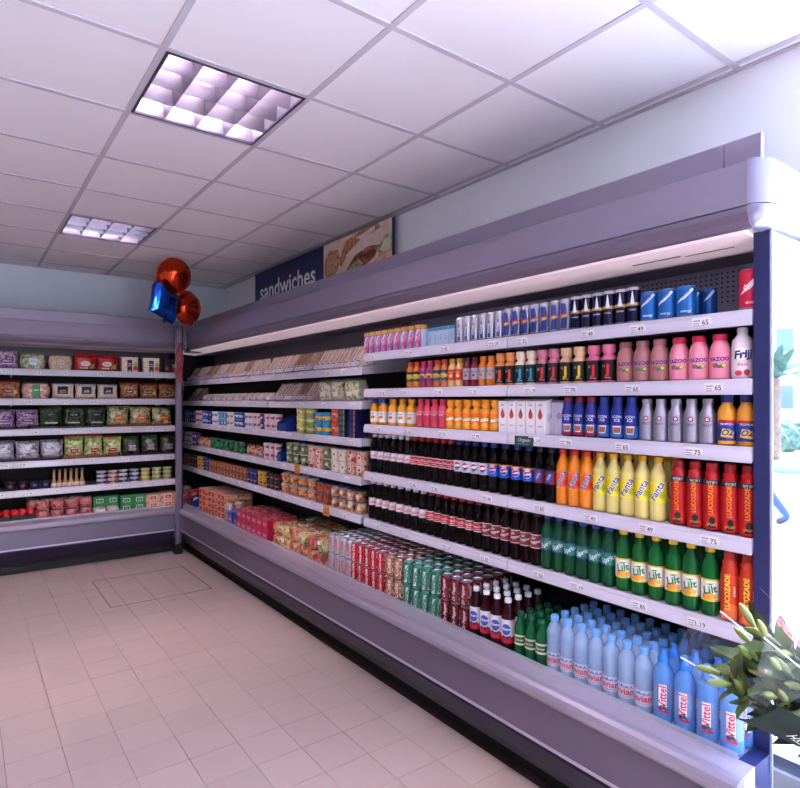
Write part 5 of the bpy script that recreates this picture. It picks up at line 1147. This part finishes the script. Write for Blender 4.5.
for k in range(9):
    a = 2 * pi * k / 8 + .3; tip = Vector((.06 * cos(a) * (1 if k else .2), .06 * sin(a) * (1 if k else .2), Lq + R_(-.07, .015))); base = Vector((.02 * cos(a), .02 * sin(a), -.28))
    mid_ = base.lerp(tip, .6) + Vector((.01 * cos(a), .01 * sin(a), 0))
    sm = MB().tube([base, mid_, tip], [.0045, .004, .003], DG, 7).obj('stem', bq)
    for j in range(18):
        t = .3 + .037 * j; p = base.lerp(tip, t); aa = a + j * 2.4
        lf = MB(); leaf(lf, p, Vector((cos(aa) * .7, sin(aa) * .7, 1.0)), R_(.06, .1), R_(.012, .018), DG if j < 13 else LG); lf.obj('leaf', sm)
    for j in range(3):
        aa = a + j * 2.1; d = Vector((cos(aa) * .45, sin(aa) * .45, 1)).normalized(); p = tip - Vector((0, 0, .03 * j)); L = R_(.028, .045); r_ = R_(.006, .008)
        bd = MB().tube([p, p + d * .008, p + d * (.008 + L * .35), p + d * (.008 + L * .7), p + d * (.008 + L)], [.003, .0045, r_, r_ * .85, .002], BUD, 9); bd.obj('bud', sm)
# clear sleeve: an open wrinkled cone
sv = MB(); N = 40; rows_ = 10; vs = []
for j in range(rows_ + 1):
    t = j / rows_
    for k in range(N):
        a = 2 * pi * k / N; r_ = (.03 + .068 * t) * (1 + .05 * t * sin(5 * a + 1) + .03 * sin(11 * a + 4 * t))
        vs.append((r_ * cos(a), r_ * sin(a), -.12 + (Lq + .13 + .035 * sin(2 * a + .8)) * t))
sv.add(vs, [(j * N + k, j * N + (k + 1) % N, (j + 1) * N + (k + 1) % N, (j + 1) * N + k) for j in range(rows_) for k in range(N)], FILM('f0f4fa', .95, .05), True)
svo = sv.obj('clear_wrapping', bq)
def conemap(a0):
    def mp(x, z, o):
        t = (z + .12) / (Lq + .13); r_ = (.03 + .068 * t) * 1.14 + .002 + o; a = a0 + x / max(r_, .03); return (r_ * cos(a), r_ * sin(a), z)
    return mp
inv = q.inverted()
def ang(v): p = inv @ Vector(v); from math import atan2; return atan2(p.y, p.x)
vw = (Vector((0, 0, CAM_H)) - ax1).normalized(); lf_ = Vector((-CS, SN, 0))
pl = MB(); decals(pl, [('r', -.055, .10, .05, Lq - .035, C('081c18', .95)), W('FRESH', -.004, .17, .026, 'c8d4cc', rot=78), W('LILIES', .022, .165, .02, 'c8d4cc', rot=78)], conemap(ang(vw * .8 + lf_ * .62 + Vector((0, 0, -.35)))), 2, step=.012); pl.obj('dark_green_print', svo)
pl = MB(); decals(pl, [W('FLOWERS', 0, Lq - .02, .028, 'c01830', rot=84, bold=.05)], conemap(ang(vw * .75 - lf_ * .75 + Vector((0, 0, .2)))), 2, step=.012); pl.obj('red_print', svo)
pl = MB(); decals(pl, [W('FLOWERS', 0, Lq - .01, .028, 'c01830', rot=84, bold=.05)], conemap(ang(vw * .2 - lf_ * 1.0 + Vector((0, 0, .2)))), 2, step=.012); pl.obj('red_print', svo)
rd = MB()
for k in (3, 9, 17, 25): rd.tube([(1.01 * vs[j * N + k][0], 1.01 * vs[j * N + k][1], vs[j * N + k][2]) for j in range(rows_ + 1)], .0016, FILM('ffffff', .35, .1), 5)  # folds in whiter film, edge highlights put into the colour
rd.obj('fold_highlight', svo)

# ------------------------------------------------------------------ the street outside the window
MB().box(XW + .12, 7.9, -30, 22, -.16, -.03, NO(('dcdad8', 'ecebe8'), 1.2, .8, rnd=False)).box(-22, XW + .12, -30, YMIN - .12, -.16, -.03, C('8c8e96', .85)).obj('pavement', kind='structure')
MB().box(7.9, 8.05, -30, 22, -.2, -.025, C('a8a8b0', .8)).obj('kerb', kind='structure')
MB().box(8.05, 15, -30, 22, -.3, -.14, C('6c7078', .85)).obj('road', kind='structure')
MB().box(15, 15.15, -30, 22, -.2, -.02, C('a8a8b0', .8)).box(15.15, 40, -40, 26, -.2, -.03, C('c4c0bc', .85)).obj('far_pavement', kind='structure')
def mirrored(u, Z):
    a = (u - 400) / FPX * Z; return (a * CS + Z * SN, 2 * .75 - (-a * SN + Z * CS))
hx, hy = mirrored(780, 26)
hs = empty('building', (hx + 6, hy, -.03), 0, 'pale two-storey building across the street', 'building')
MB().box(0, 8, -12, 12, 0, 6.5, C('e4e2dc', .8)).obj('wall', hs)
MB().box(-.3, 8.3, -12.3, 12.3, 6.5, 6.8, C('b4a8a0', .7)).obj('roof', hs)
for fy in range(-5, 6):
    for fz in (1.0, 4.0):
        wq = MB().box(-.04, .05, fy * 2 - .5, fy * 2 + .5, fz, fz + 1.4, C('f0f0f0', .5)).obj('window', hs); MB().box(-.05, -.03, fy * 2 - .42, fy * 2 + .42, fz + .08, fz + 1.32, C('5c7088', .1)).obj('pane', wq)
tx, ty = mirrored(774, 15.2)
tr = empty('palm_tree', (tx, ty, -.03), 0, 'small palm tree on the far pavement outside the window', 'tree')
MB().tube([(0, 0, 0), (.04, .02, 1.0), (.0, .05, 2.1)], [.16, .12, .1], NO(('6c4c3c', '9c7458'), 8, .8), 10).obj('trunk', tr)
for k in range(16):
    a = 2 * pi * k / 16; el = R_(.2, 1.3); lf = MB(); leaf(lf, Vector((0, .05, 2.1)), Vector((cos(a) * cos(el), sin(a) * cos(el), sin(el))), R_(.9, 1.2), .13, NO(('1c3c30', '3c6450', '587c60'), 6, .5), .5); lf.obj('frond', tr)
for k in range(3):
    bx, by = mirrored(765 + 14 * k, 17 + .8 * k)
    bs = MB(); bm = bmesh.new(); bmesh.ops.create_icosphere(bm, subdivisions=3, radius=.55)
    for v in bm.verts: v.co *= 1 + .14 * sin(v.co.x * 14) * sin(v.co.y * 13 + 1) * cos(v.co.z * 15)
    bs.bm(bm, NO(('1c3428', '3c5c44', '5c7c58'), 9, .7, bump=.8)); o = bs.obj('shrub', None, (bx, by, .35)); tag(o, 'rounded green shrub outside, %s along from the palm tree' % nth(k), 'shrub', 'shrubs across the street')
# a pedestrian walking past
px_, py_ = mirrored(758, 7.3)
pe = bpy.data.meshes.new('person')
J = {'pel': (0, 0, .95), 'spine': (0, .01, 1.15), 'chest': (0, .02, 1.36), 'neck': (0, .02, 1.5), 'head0': (0, .03, 1.58), 'head1': (0, .04, 1.72),
     'hl': (.09, 0, .9), 'kl': (.10, .16, .5), 'al': (.10, .14, .09), 'tl': (.11, .3, .04), 'hr': (-.09, 0, .9), 'kr': (-.10, -.02, .5), 'ar': (-.10, -.3, .12), 'tr': (-.11, -.17, .03),
     'sl': (.18, .02, 1.42), 'el': (.24, -.08, 1.15), 'wl': (.24, .04, .92), 'fl': (.23, .08, .82), 'sr': (-.18, .02, 1.42), 'er': (-.24, .1, 1.16), 'wr': (-.22, .26, 1.0), 'fr': (-.21, .32, .92)}
RD = dict(pel=.14, spine=.125, chest=.15, neck=.06, head0=.085, head1=.09, hl=.1, kl=.065, al=.045, tl=.04, hr=.1, kr=.065, ar=.045, tr=.04, sl=.07, el=.05, wl=.035, fl=.035, sr=.07, er=.05, wr=.035, fr=.035)
ks = list(J); ED = [('pel', 'spine'), ('spine', 'chest'), ('chest', 'neck'), ('neck', 'head0'), ('head0', 'head1'), ('pel', 'hl'), ('hl', 'kl'), ('kl', 'al'), ('al', 'tl'), ('pel', 'hr'), ('hr', 'kr'), ('kr', 'ar'), ('ar', 'tr'), ('chest', 'sl'), ('sl', 'el'), ('el', 'wl'), ('wl', 'fl'), ('chest', 'sr'), ('sr', 'er'), ('er', 'wr'), ('wr', 'fr')]
pe.from_pydata([J[k] for k in ks], [(ks.index(a), ks.index(b_)) for a, b_ in ED], [])
po = link('person', pe, None, (px_, py_, -.03), (0, 0, radians(170)))
po.modifiers.new('s', 'SKIN'); po.modifiers.new('d', 'SUBSURF').levels = 2
for i, k in enumerate(ks): pe.skin_vertices[0].data[i].radius = (RD[k], RD[k])
pe.skin_vertices[0].data[0].use_root = True
dg = bpy.context.evaluated_depsgraph_get(); dg.update(); m2 = bpy.data.meshes.new_from_object(po.evaluated_get(dg)); po.modifiers.clear(); po.data = m2
m2.materials.clear()
for c_ in ('2c3c68', 'd0d4e0', 'c89880', '2c2018', '281c1c'): m2.materials.append(C(c_, .7))
for p in m2.polygons:
    z = p.center.z; x = abs(p.center.x); p.use_smooth = True
    p.material_index = 4 if z < .09 else 0 if z < .98 and x < .2 else 2 if (x > .19 and z < 1.0) or 1.49 < z < 1.66 else 3 if z >= 1.66 else 1
tag(po, 'person walking past outside in blue trousers and a pale top', 'person')
MB().lathe([(.0, .12), (.07, .1), (.1, .04), (.1, -.02), (.085, -.06)], C('2c2018', .7), 14).obj('hair', po, (0, .025, 1.69))
print('things', len(SEEN), 'objects', len(bpy.data.objects))
